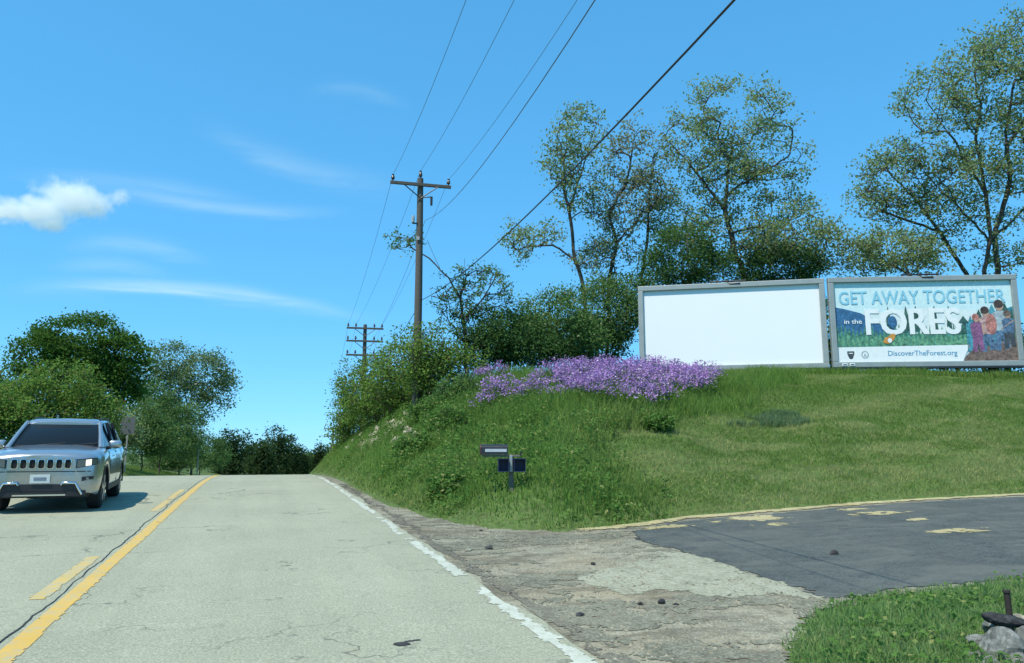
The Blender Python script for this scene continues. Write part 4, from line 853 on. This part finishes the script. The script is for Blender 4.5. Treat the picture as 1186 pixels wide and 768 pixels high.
PM = {k: print_mat('print_' + k, c, min(.75, v * 2.0)) for k, (c, v) in dict(sky=((0.62, 0.80, 0.84), .06), haze=((0.72, 0.84, 0.83), .08), navy=((0.03, 0.13, 0.27), .25), teal=((0.06, 0.27, 0.34), .3), green=((0.06, 0.22, 0.15), .5), green2=((0.12, 0.31, 0.18), .5), dkgreen=((0.03, 0.10, 0.08), .4), white=((0.84, 0.87, 0.86), .03), lblue=((0.25, 0.57, 0.72), .08), blue=((0.06, 0.30, 0.50), .1),
      dark=((0.05, 0.06, 0.07), .2), brown=((0.17, 0.11, 0.085), .45), plum=((0.24, 0.09, 0.20), .3), pink=((0.55, 0.32, 0.30), .35), coral=((0.45, 0.17, 0.14), .35), denim=((0.09, 0.16, 0.26), .4), skin=((0.50, 0.30, 0.21), .1), grey=((0.36, 0.42, 0.45), .2), orange=((0.62, 0.28, 0.05), .2), hair=((0.06, 0.035, 0.025), .2)).items()}
shape('print_sky', [(0, 0), (1, 0), (1, 1), (0, 1)], PM['sky'], 1)
shape('print_haze', [(0, 0.42)] + [(u, 0.36 + 0.03 * math.sin(u * 9)) for u in np.linspace(0.02, 0.98, 24)] + [(1, 0.4), (1, 0.8), (0, 0.8)], PM['haze'], 2)
shape('print_mountain', [(0, .31), (.05, .33), (.10, .36), (.15, .39), (.20, .46), (.27, .55), (.36, .60), (.46, .66), (.46, .8), (0, .8)], PM['navy'], 3)
shape('print_mountain', [(.62, .66), (.70, .56), (.76, .50), (.82, .46), (.9, .40), (1, .33), (1, .8), (.62, .8)], PM['teal'], 3)
random.seed(5)
def forest(v0, amp, n, mat, layer, u0=0.0, u1=1.0):
    pts = []
    for k in range(n):
        u = u0 + (u1 - u0) * k / n; du = (u1 - u0) / n; pts += [(u, v0 + random.uniform(0, 0.03)), (u + du * 0.5, v0 - random.uniform(0.3, 1) * amp)]
    shape('print_trees', pts + [(u1, v0), (u1, 0.86), (u0, 0.86)], mat, layer)
forest(0.66, 0.15, 46, PM['green'], 4); forest(0.74, 0.12, 38, PM['green2'], 5); forest(0.82, 0.10, 30, PM['green'], 6)
def text(name, s, u, v, h, mat, layer, width=None, bold=0.0):
    """lettering: capital height h (of the poster height), left edge at u, baseline at v"""
    cu = bpy.data.curves.new(name, 'FONT'); cu.body = s; cu.offset = bold; cu.resolution_u = 3
    cu.offset = 0.0; t = bpy.data.objects.new(name, cu); C.objects.link(t); bpy.context.view_layer.update()
    dg = bpy.context.evaluated_depsgraph_get(); me = bpy.data.meshes.new_from_object(t.evaluated_get(dg)); bpy.data.objects.remove(t); bpy.data.curves.remove(cu)
    co = np.array([v_.co for v_ in me.vertices]); mn, mx = co.min(0), co.max(0); sy = h * ph / 0.70
    sx = sy if width is None else width * pw / (mx[0] - mn[0]); x0, zz = UV(u, v)
    nv = len(co); fl = [tuple(p_.vertices) for p_ in me.polygons]
    me.vertices.foreach_set('co', np.stack([x0 + (co[:, 0] - mn[0]) * sx, np.full(len(co), -0.005 - 0.0026 * layer), zz + co[:, 1] * sy], 1).astype(np.float32).ravel()); me.update()
    if bold > 0:                                                          # heavier strokes: the letters again, a hair aside
        B = np.array([v_.co for v_ in me.vertices]); allv, allf = [], []
        for j, (ax, az_) in enumerate(((0, 0), (bold, bold * .6), (-bold, -bold * .6), (bold, -bold * .6), (-bold, bold * .6))):
            allv.append(B + np.array([ax * sx * 1.2, -0.0005 * j, az_ * sy * 1.2])); allf += [tuple(i + j * nv for i in t_) for t_ in fl]
        me = bpy.data.meshes.new(name); me.from_pydata(np.vstack(allv).tolist(), [], allf); me.update()
    me.materials.clear(); me.materials.append(mat); o = bpy.data.objects.new(name, me); C.objects.link(o); o.parent = root; return o
text('print_headline', 'GET AWAY TOGETHER', 0.028, 0.275, 0.165, PM['lblue'], 7, 0.935, 0.010)
# dark trees behind the big word
for u, w in ((.30, .03), (.40, .035), (.455, .04), (.56, .035), (.64, .03)):
    shape('print_tree', [(u - w * .5, .64), (u - w * .35, .5), (u - w * .1, .36), (u + w * .1, .30), (u + w * .4, .42), (u + w * .5, .62)], PM['dkgreen'], 7)
text('print_word', 'FORES', 0.175, 0.655, 0.315, PM['white'], 9, 0.525, 0.022)
shape('print_lake', ellipse(.322, .505, .026, .075), PM['navy'], 10)
shape('print_tree', [(.705, .66), (.712, .52), (.69, .53), (.72, .44), (.75, .53), (.73, .52), (.735, .66)], PM['dkgreen'], 10)
text('print_small_words', 'in the', 0.05, 0.52, 0.055, PM['white'], 9, 0.10, 0.01)
shape('print_strip', [(0, .815), (.75, .80), (.72, .90), (.70, 1), (0, 1)], PM['white'], 9)
text('print_web_address', 'DiscoverTheForest.org', 0.285, 0.925, 0.062, PM['blue'], 10, 0.385, 0.008)['kind'] = 'stuff'
shape('print_emblem', [(.055, .865), (.095, .865), (.095, .90), (.085, .955), (.075, .965), (.065, .955), (.055, .90)], PM['dark'], 10); shape('print_emblem', [(.063, .885), (.087, .885), (.087, .895), (.063, .895)], PM['white'], 11)
shape('print_emblem', ellipse(.155, .91, .021, .048), PM['grey'], 10); shape('print_emblem', ellipse(.155, .91, .015, .034), PM['white'], 11); shape('print_emblem', [(.146, .93), (.155, .885), (.164, .93)], PM['grey'], 12)
shape('print_animal', [(.262, .745), (.275, .70), (.295, .685), (.31, .655), (.325, .65), (.335, .665), (.33, .70), (.318, .74), (.295, .775), (.27, .775)], PM['orange'], 11); shape('print_animal', ellipse(.30, .735, .012, .03), PM['white'], 12)
shape('print_boulder', [(.70, 1), (.72, .93), (.77, .84), (.80, .87), (.86, .80), (.93, .76), (1, .74), (1, 1)], PM['brown'], 10)
for u, w, v0 in ((.76, .06, .44), (.81, .07, .36), (.885, .08, .30), (.955, .08, .28), (.99, .04, .36)):
    shape('print_tree', [(u - w * .5, .88), (u - w * .45, v0 + .22), (u - w * .2, v0 + .06), (u, v0), (u + w * .2, v0 + .09), (min(u + w * .5, .995), v0 + .25), (min(u + w * .5, .998), .88)], PM['dkgreen'] if int(u * 100) % 2 else PM['teal'], 9)
def figure(u, vtop, s, hair, top, legs, layer, arm):
    shape('print_figure_legs', [(u - .035 * s, vtop + .36 * s), (u + .038 * s, vtop + .36 * s), (u + .045 * s, vtop + .62 * s), (u + .012 * s, vtop + .64 * s), (u, vtop + .48 * s), (u - .012 * s, vtop + .66 * s), (u - .045 * s, vtop + .65 * s)], legs, layer)
    shape('print_figure_body', [(u - .02 * s, vtop + .14 * s), (u + .02 * s, vtop + .14 * s), (u + .05 * s, vtop + .18 * s), (u + .04 * s, vtop + .40 * s), (u - .04 * s, vtop + .40 * s), (u - .05 * s, vtop + .18 * s)], top, layer + 1)
    shape('print_figure_arm', [(u + .035 * s, vtop + .18 * s), (u + .05 * s, vtop + .18 * s), (u + arm * s, vtop + .34 * s), (u + (arm - .015) * s, vtop + .36 * s)], PM['skin'], layer + 2)
    shape('print_figure_head', ellipse(u, vtop + .075 * s, .024 * s, .066 * s), PM['skin'], layer + 2)
    shape('print_figure_hair', ellipse(u - .004 * s, vtop + .052 * s, .028 * s, .055 * s), hair, layer + 3)
figure(.925, .25, .95, PM['hair'], PM['grey'], PM['denim'], 11, .075); figure(.845, .33, .85, PM['hair'], PM['pink'], PM['denim'], 11, -.07); figure(.79, .42, .72, PM['coral'], PM['plum'], PM['plum'], 13, .06); figure(.965, .38, .7, PM['brown'], PM['denim'], PM['dark'], 15, -.06)
shape('print_scarf', ellipse(.872, .55, .03, .13), PM['coral'], 13)
# maker plates on the lower frame
for x in (0.06, 0.10): 
    MB().box(((x - 0.5) * W_, -0.128, z0 + f * 0.5), (0.2, 0.02, 0.10), bev=0.004).build('maker_plate', PM['white'], root); MB().box(((x - 0.5) * W_, -0.141, z0 + f * 0.5), (0.14, 0.004, 0.04)).build('plate_band', PM['dark'], root)

# ---------------------------------------------------------------- mailbox on the bank
p = MAILP; gz = terrain(p[0], p[1])[0]; dm = float((p - CAM) @ CF); km = dm / FPX
mbx = empty('mailbox', (p[0], p[1], gz), 'dark mailbox with two hanging dark blue newspaper boxes on one post in the tall grass', 'mailbox', None, -YAW + 0.05)
def lx(px): return (px - 592) * km
def lz(py): return float(at(592, py, dm)[2]) - gz
MB().box((0, 0, lz(529) / 2 - 0.1), (0.085, 0.085, lz(529) + 0.2), bev=0.008).build('post', M['bark_grey'], mbx)
MB().box(((lx(558) + lx(602)) / 2, 0, lz(528)), (lx(602) - lx(558), 0.13, 0.035), bev=0.005).build('arm', M['bark_grey'], mbx)
bl_, w_, hh = lx(588) - lx(556), 0.19, 0.115; zb_ = lz(526.5)
prof = [(-w_ / 2, 0), (w_ / 2, 0), (w_ / 2, hh)] + [(w_ / 2 * math.cos(t), hh + w_ / 2 * 0.75 * math.sin(t)) for t in np.linspace(0.2, math.pi - 0.2, 9)] + [(-w_ / 2, hh)]
box = MB().prism([(lx(556), y, zb_ + z) for y, z in prof], (bl_, 0, 0)).build('box', plain('mailbox_dark', (0.045, 0.045, 0.048), 0.35, 0.5, 0.3, 5), mbx, 35)
MB().prism([(lx(556) - 0.012, y * 1.05, zb_ - 0.004 + z * 1.03) for y, z in prof], (0.03, 0, 0)).build('door', plain('mailbox_door', (0.07, 0.03, 0.025), 0.5, 0.2, 0.3), box, 35)
MB().box((lx(574), -w_ / 2 - 0.006, zb_ + 0.075), (lx(586) - lx(561), 0.008, 0.055)).build('name_strip', plain('pale_strip', (0.55, 0.55, 0.57), 0.4, 0.2), box)
nb = plain('newspaper_box_navy', (0.014, 0.022, 0.075), 0.5, 0.0, 0.25, 8)
for a, b_ in ((577, 588.5), (595, 608)):
    bx0, bx1 = lx(a), lx(b_); t_ = MB(); zt_, zl = lz(531.5), lz(546); w2 = 0.16
    t_.box(((bx0 + bx1) / 2, 0, zt_), (bx1 - bx0, w2 * 2, 0.012)).box(((bx0 + bx1) / 2, 0, zl), (bx1 - bx0, w2 * 2, 0.012)).box((bx0, 0, (zt_ + zl) / 2), (0.012, w2 * 2, zt_ - zl - 0.012)).box((bx1, 0, (zt_ + zl) / 2), (0.012, w2 * 2, zt_ - zl - 0.012)).box(((bx0 + bx1) / 2, 0.05, (zt_ + zl) / 2), (bx1 - bx0 - 0.012, 0.012, zt_ - zl - 0.012)).build('newspaper_box', nb, mbx)
MB().box((lx(591.5), -0.075, lz(537)), (0.055, 0.05, 0.30), bev=0.005).build('bracket', M['steel'], mbx)
MB().tube([(lx(603), -0.02, lz(528)), (lx(603), -0.02, lz(523.5))], 0.018, 8).build('flag', M['dark_steel'], mbx)

# ---------------------------------------------------------------- road signs on the left
def sign_post(name, label, px, py_top, dep, wpx, hpx):
    p = at(px, py_top + hpx / 2, dep); gz = terrain(p[0], p[1])[0]; k = dep / FPX; r_ = empty(name, (p[0], p[1], gz), label, 'sign', None, -0.25)
    z = p[2] - gz
    post = MB(); post.box((0, 0.03, (z + hpx * k * 0.5) / 2 - 0.2), (0.07, 0.035, z + hpx * k * 0.5 + 0.4)); post.build('post', M['steel'], r_)
    if wpx:
        w, h = wpx * k / 2, hpx * k / 2
        MB().prism([(-w, 0, z - h), (w, 0, z - h * 0.92), (w, 0, z + h), (-w, 0, z + h * 0.92)], (0, -0.006, 0)).build('plate', plain('sign_back', (0.20, 0.22, 0.24), 0.45, 0.5), r_)
    return r_
sign_post('road_sign', 'grey back of a road sign on a post behind the car', 148, 483, 40, 16, 20)
sign_post('marker_post', 'thin bare grey post left of the road crest', 231, 499, 58, 0, 4)

p = at(1186, 240, 38); gz = terrain(p[0], p[1])[0]; o = MB().tube([(0, 0, -0.3), (0, 0, p[2] - gz)], [0.075, 0.06], 12).build('pale_post', plain('pale_post', (0.55, 0.5, 0.5), 0.6), None, 40); o.location = (p[0], p[1], gz); tag(o, 'pale slender post at the right edge behind the right billboard', 'post')
# ---------------------------------------------------------------- cloud
m, q = new_mat('cloud_vapour'); tc = q.n('ShaderNodeTexCoord').outputs['Object']
DC = 1500.0; KC_ = DC / FPX
cc = at(72, 236, DC)
den = None
for px, py, rx, ry in [(78, 232, 42, 26), (50, 244, 40, 22), (20, 244, 36, 16), (-10, 246, 34, 14), (108, 238, 26, 17), (138, 229, 15, 12), (95, 222, 24, 16), (60, 262, 24, 8)]:
    c_ = ((px - 72) * KC_, 0.0, (236 - py) * KC_)
    v_ = q.n('ShaderNodeVectorMath', operation='SUBTRACT', ins={0: tc, 1: c_}).outputs[0]
    v_ = q.n('ShaderNodeVectorMath', operation='MULTIPLY', ins={0: v_, 1: (1 / (rx * KC_), 1 / (rx * KC_ * 0.9), 1 / (ry * KC_))}).outputs[0]
    l_ = q.m('SUBTRACT', 1.0, q.n('ShaderNodeVectorMath', operation='LENGTH', ins={0: v_}).outputs['Value']); den = l_ if den is None else q.m('SMOOTH_MAX', den, l_, 0.15)
nz = q.noise(tc, 1 / 26.0, 6, 0.62, 0.3)
den = q.m('MULTIPLY', q.mapr(q.m('ADD', den, q.m('MULTIPLY', q.m('SUBTRACT', nz, 0.56), 2.1)), 0.0, 0.55), 0.04)
pv = q.n('ShaderNodeVolumePrincipled', ins={'Color': (1, 1, 1), 'Density': den, 'Anisotropy': 0.2})
out = q.n('ShaderNodeOutputMaterial'); m.node_tree.links.new(pv.outputs[0], out.inputs['Volume'])
bm = bmesh.new(); bmesh.ops.create_icosphere(bm, subdivisions=3, radius=1); bmesh.ops.scale(bm, vec=(125 * KC_, 60 * KC_, 48 * KC_), verts=bm.verts); bmesh.ops.translate(bm, vec=(-15 * KC_, 0, 0), verts=bm.verts)
me = bpy.data.meshes.new('cloud'); bm.to_mesh(me); bm.free(); me.materials.append(m)
co = bpy.data.objects.new('cloud', me); C.objects.link(co); co.location = cc; co.rotation_euler = (0, 0, -YAW); tag(co, 'small white puffy cloud at the left edge of the sky', 'cloud', None)
# ---------------------------------------------------------------- the car
def car_build():
    Lc = 4.82; root = empty('car', (-3.74, 16.2, float(zr(16.2)) + 0.004), 'silver sport utility vehicle driving towards the viewer in the left lane', 'car')
    root.rotation_euler = (math.atan(GR), 0, R(3.0))
    paint = plain('silver_paint', (0.42, 0.44, 0.455), 0.28, 0.75, 0.03, 40, 0.0, 1.0); m_ = M
    black = plain('black_plastic', (0.018, 0.018, 0.02), 0.55, var=0.2); chrome = plain('chrome', (0.75, 0.77, 0.78), 0.12, 1.0, 0.03); rubber = plain('tyre_rubber', (0.02, 0.02, 0.021), 0.85, var=0.2); alloy = plain('alloy_rim', (0.45, 0.46, 0.48), 0.3, 0.9, 0.05)
    gm, q = new_mat('dark_glass'); finish(q, q.n('ShaderNodeBsdfPrincipled', ins={'Base Color': (0.010, 0.014, 0.018), 'Roughness': 0.10, 'IOR': 1.25, 'Specular IOR Level': 0.35}).outputs[0])
    lm, q = new_mat('lamp_glass'); finish(q, q.n('ShaderNodeBsdfPrincipled', ins={'Base Color': (0.16, 0.18, 0.20), 'Roughness': 0.15, 'Metallic': 0.4, 'Coat Weight': 1.0}).outputs[0])
    hm, q = new_mat('lit_headlamp'); finish(q, q.n('ShaderNodeBsdfPrincipled', ins={'Base Color': (0.9, 0.85, 0.7), 'Roughness': 0.2, 'Emission Color': (1.0, 0.86, 0.6), 'Emission Strength': 0.7}).outputs[0])
    M['void'] = plain('grille_black', (0.006, 0.006, 0.007), 0.8)
    itp = lambda y, t: float(np.interp(y, [a for a, _ in t], [b for _, b in t]))
    WT = [(0, .56), (.03, .72), (.08, .82), (.16, .885), (.3, .925), (.6, .955), (1.2, .962), (2.4, .968), (3.8, .962), (4.4, .93), (4.65, .88), (4.78, .78), (4.82, .6)]
    TT = [(0, .985), (.03, 1.01), (.08, 1.035), (.2, 1.065), (.5, 1.105), (.9, 1.14), (1.2, 1.165), (1.6, 1.13), (3, 1.16), (4.3, 1.2), (4.6, 1.18), (4.82, 1.05)]
    BT = [(0, .46), (.05, .36), (.3, .30), (4.4, .34), (4.7, .40), (4.82, .55)]
    wid = lambda y: itp(y, WT)
    def bot(y):
        b = itp(y, BT)
        for yc in (0.91, 3.82):
            d = abs(y - yc)
            if d < 0.43: b = max(b, 0.37 + math.sqrt(0.43 ** 2 - d * d))
        return b
    def sec(y):
        """half of the body's cross-section, bottom middle to top middle"""
        w, t, b = wid(y), itp(y, TT), bot(y); P = [(0, b), (w * .6, b), (w - .05, b), (w - .012, b + (t - b) * .10)]
        for fr, dx in ((.25, .0), (.42, .004), (.58, 0.0), (.72, -.012), (.84, -.03), (.93, -.065), (.98, -.13)): P.append((w + dx, b + (t - b) * fr))
        cr = 0.035 if y < 1.25 else 0.0
        P += [(w * .72, t + .006 + cr * .2), (w * .5, t + .012 + cr * .75), (w * .25, t + .015 + cr), (0, t + .016 + cr)]
        return P
    ST = sorted(set([0, .015, .03, .05, .08, .12, .16, .22] + [round(v, 3) for v in np.arange(.3, 4.6, .06)] + [4.65, 4.7, 4.74, 4.78, 4.8, 4.82]))
    S_ = [sec(y) for y in ST]; n = len(S_[0]); mb = MB(); vs_, fs_ = [], []
    for y, s in zip(ST, S_):
        vs_ += [(x, y, z) for x, z in s] + [(-x, y, z) for x, z in s[1:-1]][::-1]
    m2 = 2 * n - 2
    for i in range(len(ST) - 1):
        for k in range(m2): fs_.append((i * m2 + k, i * m2 + (k + 1) % m2, (i + 1) * m2 + (k + 1) % m2, (i + 1) * m2 + k))
    fs_ += [tuple(range(m2)), tuple((len(ST) - 1) * m2 + k for k in range(m2))]
    body = mb.add(vs_, fs_).build('body', paint, root, 38)
    MB().box((0, 2.3, .36), (1.5, 4.1, .2)).build('underbody', black, root)
    # cladding along arches and sills
    for sx in (-1, 1):
        for yc in (0.91, 3.82):
            o1, i1 = [], []
            for t in np.linspace(-0.12, math.pi + 0.12, 22):
                c_, s_ = math.cos(t), math.sin(t); yo, yi = yc + .475 * c_, yc + .425 * c_
                o1.append((sx * (wid(max(yo, 0)) + .006), yo, max(.30, .37 + .475 * s_))); i1.append((sx * (wid(max(yi, 0)) + .008), yi, max(.29, .37 + .425 * s_)))
            k = len(o1); MB().add(o1 + i1 + [(x - sx * .05, y, z) for x, y, z in i1], [(a, a + 1, k + a + 1, k + a) for a in range(k - 1)] + [(k + a, k + a + 1, 2 * k + a + 1, 2 * k + a) for a in range(k - 1)]).build('arch_trim', black, root, 40)
        MB().box((sx * .955, 2.36, .37), (.03, 1.98, .12), bev=.01).build('sill', black, root)
        for yc in (0.91, 3.82):
            x0 = sx * .80; ty = MB(); ty.tube([(x0 - .125, yc, .37), (x0 - .12, yc, .37), (x0 - .09, yc, .37), (x0 + .09, yc, .37), (x0 + .12, yc, .37), (x0 + .125, yc, .37)], [.30, .345, .372, .372, .345, .28], 32)
            w_ = empty('wheel', (0, 0, 0)); w_.parent = root; t_ = ty.build('tyre', rubber, w_, 40)
            MB().tube([(x0 + sx * .10, yc, .37), (x0 + sx * .128, yc, .37)], [.265, .255], 28).build('rim_back', black, w_, 40)
            rr = MB(); rr.tube([(x0 + sx * .11, yc, .37), (x0 + sx * .14, yc, .37)], [.07, .06], 14)
            for a in range(5):
                t = a * 2 * math.pi / 5 + .3; d = Vector((0, math.cos(t), math.sin(t))); e = Vector((0, -math.sin(t), math.cos(t)))
                rr.prism([Vector((x0 + sx * .125, yc, .37)) + d * .05 + e * .03, Vector((x0 + sx * .125, yc, .37)) + d * .05 - e * .03, Vector((x0 + sx * .125, yc, .37)) + d * .26 - e * .05, Vector((x0 + sx * .125, yc, .37)) + d * .26 + e * .05], (sx * .016, 0, 0))
            rr.build('rim', alloy, w_, 40)
    # greenhouse: dark glass volume, painted roof and pillars
    GS = [(1.18, .79, 1.14, 1.15), (1.30, .785, 1.14, 1.23), (1.95, .655, 1.14, 1.645), (2.1, .645, 1.14, 1.675), (3.0, .66, 1.14, 1.705), (3.9, .645, 1.15, 1.68), (4.25, .62, 1.16, 1.62), (4.62, .56, 1.17, 1.22)]
    v_, f_ = [], []
    for y, w, zb_, zt_ in GS:
        wb = .845 if y < 4.3 else .80
        if y < 1.25: wb = .80
        v_ += [(-wb, y, zb_), (-w - .0, y, zt_ - .03), (-w + .06, y, zt_), (w - .06, y, zt_), (w, y, zt_ - .03), (wb, y, zb_)]
    for i in range(len(GS) - 1):
        for k in range(6): f_.append((i * 6 + k, i * 6 + (k + 1) % 6, i * 6 + 6 + (k + 1) % 6, i * 6 + 6 + k))
    f_ += [tuple(range(6)), tuple((len(GS) - 1) * 6 + k for k in range(6))]
    MB().add(v_, f_).build('windows', gm, root, 25)
    RS = [(1.90, .60, 1.638), (1.96, .655, 1.675), (2.15, .67, 1.708), (2.6, .675, 1.728), (3.2, .675, 1.732), (3.9, .66, 1.708), (4.3, .635, 1.655), (4.42, .60, 1.62)]
    v_, f_ = [], []
    for y, w, z in RS: v_ += [(-w, y, z - .06), (-w * .97, y, z - .02), (-w * .8, y, z + .012), (0, y, z + .028), (w * .8, y, z + .012), (w * .97, y, z - .02), (w, y, z - .06)]
    for i in range(len(RS) - 1):
        for k in range(6): f_.append((i * 7 + k, i * 7 + k + 1, i * 7 + 8 + k, i * 7 + 7 + k))
        f_.append((i * 7 + 6, i * 7, i * 7 + 7, i * 7 + 13))
    f_ += [tuple(range(7)), tuple((len(RS) - 1) * 7 + k for k in range(7))]
    roof = MB().add(v_, f_).build('roof', paint, root, 40)
    for sx in (-1, 1):
        MB().tube([(sx * .80, 1.15, 1.14), (sx * .73, 1.56, 1.41), (sx * .655, 1.96, 1.655)], [.05, .042, .04], 8).build('pillar', paint, root, 50)
        for y in (2.58, 3.55): MB().tube([(sx * .848, y, 1.15), (sx * .70, y + .04, 1.66)], .03, 8).build('pillar', black, root, 50)
        MB().tube([(sx * .77, 4.48, 1.17), (sx * .68, 4.2, 1.43), (sx * .61, 4.0, 1.63)], [.07, .07, .05], 8).build('pillar', paint, root, 50)
        MB().tube([(sx * .60, 2.3, 1.715), (sx * .60, 2.4, 1.748), (sx * .60, 3.0, 1.762), (sx * .60, 3.85, 1.738), (sx * .60, 3.95, 1.70)], .014, 8).build('roof_rail', black, roof, 50)
        MB().tube([(sx * .86, 1.35, 1.165), (sx * .862, 2.6, 1.175), (sx * .86, 3.9, 1.19)], .012, 6).build('belt_trim', chrome, root, 50)
        # mirror
        bm_ = MB(); bm_.box((sx * 1.02, 1.50, 1.22), (.24, .14, .16), bev=.05); mi = bm_.build('mirror', paint, root, 50); MB().box((sx * .89, 1.50, 1.16), (.1, .08, .05), bev=.015).build('mirror_arm', black, mi)
        MB().box((sx * 1.02, 1.575, 1.22), (.18, .01, .11)).build('mirror_glass', gm, mi)
        # doors with handles
        for y0, y1 in ((1.45, 2.54), (2.57, 3.44)):
            ysd = np.linspace(y0, y1, 12); P = []
            for y in ysd:
                s = sec(y)
                for k in range(3, 10): P.append((sx * (s[k][0] + .004), y, max(s[k][1], .43)))
            d_ = MB().add(P, [(i * 7 + k, i * 7 + k + 1, i * 7 + 8 + k, i * 7 + 7 + k) for i in range(11) for k in range(6)]).build('door', paint, root, 40)
            MB().tube([(sx * .985, y1 - .30, .985), (sx * 1.0, y1 - .22, .99), (sx * .985, y1 - .12, .985)], .016, 8).build('handle', chrome, d_, 50)
            for ye in (y0 - .008,): MB().tube([(sx * (wid(ye) + .0), ye, .45), (sx * (wid(ye) + .001), ye, .8), (sx * (wid(ye) - .04), ye, 1.08)], .006, 6).build('door_gap', black, d_)
    # front
    def yf(x):
        for a, b in zip(WT[:-1], WT[1:]):
            if a[1] <= abs(x) <= b[1]: return a[0] + (b[0] - a[0]) * (abs(x) - a[1]) / (b[1] - a[1])
        return 0.0
    def patch(name, x0, x1, z0, z1, mat, dy, par, n=8, z0b=None, z1b=None, thick=.03):
        """panel following the curve of the front; z0b and z1b are the heights at its far end"""
        z0b = z0 if z0b is None else z0b; z1b = z1 if z1b is None else z1b; P = []
        for k in range(n + 1):
            t = k / n; x = x0 + (x1 - x0) * t; y = yf(x) - dy; P += [(x, y, z0 + (z0b - z0) * t), (x, y, z1 + (z1b - z1) * t), (x, y + thick, z1 + (z1b - z1) * t), (x, y + thick, z0 + (z0b - z0) * t)]
        F = [(k * 4 + a, k * 4 + (a + 1) % 4, k * 4 + 4 + (a + 1) % 4, k * 4 + 4 + a) for k in range(n) for a in range(4)] + [(0, 1, 2, 3), tuple(n * 4 + a for a in range(4))]
        return MB().add(P, F).build(name, mat, par, 40)
    gr = patch('grille', -.535, .535, .775, .985, paint, .012, root, 14)
    for k in range(7):
        x = (k - 3) * .142; hw, hz, zc = .046, .080, .882
        rect = lambda a, b, r_: [(x + sx_ * (a - r_) + r_ * math.cos(t), zc + sz_ * (b - r_) + r_ * math.sin(t)) for sx_, sz_, t0 in ((1, 1, 0), (-1, 1, .5), (-1, -1, 1), (1, -1, 1.5)) for t in np.linspace(t0 * math.pi, (t0 + .5) * math.pi, 4)]
        o_, i_ = rect(hw + .009, hz + .009, .035), rect(hw, hz, .03); m3 = len(o_); yv = yf(x) - .030
        s_ = MB().add([(a, yv, b) for a, b in o_] + [(a, yv - .004, b) for a, b in i_] + [(a, yv + .03, b) for a, b in o_] + [(a, yv + .016, b) for a, b in i_], [(a, (a + 1) % m3, m3 + (a + 1) % m3, m3 + a) for a in range(m3)] + [(a, (a + 1) % m3, 2 * m3 + (a + 1) % m3, 2 * m3 + a) for a in range(m3)] + [(m3 + a, m3 + (a + 1) % m3, 3 * m3 + (a + 1) % m3, 3 * m3 + a) for a in range(m3)]).build('grille_slot', chrome, gr, 40)
        MB().add([(a, yv + .010, b) for a, b in i_], [tuple(range(m3))]).build('slot_mesh', M['void'], s_)
    for sx in (-1, 1):
        hl = patch('headlight', sx * .555, sx * .885, .80, .965, black, .012, root, 10, .865, .99)
        patch('lens', sx * .575, sx * .70, .815, .952, lm, .020, hl, 6, .84, .962, .02); patch('reflector', sx * .71, sx * .80, .842, .955, hm if sx > 0 else lm, .022, hl, 4, .855, .965, .02); patch('indicator', sx * .81, sx * .875, .862, .965, lm, .018, hl, 4, .872, .978, .02)
        fg = patch('fog_light_recess', sx * .66, sx * .845, .565, .645, black, .010, root, 8, .60, .655); MB().tube([(sx * .75, yf(.75) - .02, .607), (sx * .75, yf(.75) + .01, .607)], .03, 12).build('fog_lamp', lm, fg, 40)
    patch('bumper_line', -.80, .80, .735, .752, black, .004, root, 16)
    patch('lower_intake', -.60, .60, .395, .515, black, .016, root, 14); patch('valance', -.74, .74, .30, .392, black, .012, root, 16)
    MB().tube([(-.68, yf(.68) - .02, .33), (-.64, yf(.64) - .03, .40), (-.57, yf(.57) - .03, .535), (-.36, -.03, .545), (-.34, -.03, .50)], .021, 8).build('chrome_surround', chrome, root, 50); MB().tube([(.68, yf(.68) - .02, .33), (.64, yf(.64) - .03, .40), (.57, yf(.57) - .03, .535), (.36, -.03, .545), (.34, -.03, .50)], .021, 8).build('chrome_surround', chrome, root, 50)
    patch('skid_strip', -.42, .42, .31, .335, chrome, .018, root, 8)
    pl_ = MB().box((0, -.035, .615), (.32, .012, .155), bev=.008).build('licence_plate', plain('plate_white', (0.62, 0.64, 0.62), 0.5, var=.05), root)
    MB().box((0, -.0425, .615), (.20, .003, .06)).build('plate_print', plain('plate_print', (0.20, 0.23, 0.28), 0.6, var=.6, scale=28), pl_)
    MB().box((0, 1.17, 1.185), (1.35, .07, .03), bev=.01).build('cowl', black, root)
    for x, a in ((-.35, .5), (.25, .5)): MB().tube([(x, 1.2, 1.20), (x + a, 1.28, 1.245)], .010, 6).build('wiper', black, root)
    MB().box((0, -.02, 1.0 - .035), (.16, .01, .02)).build('hood_badge', chrome, root)
    return root
car_build()
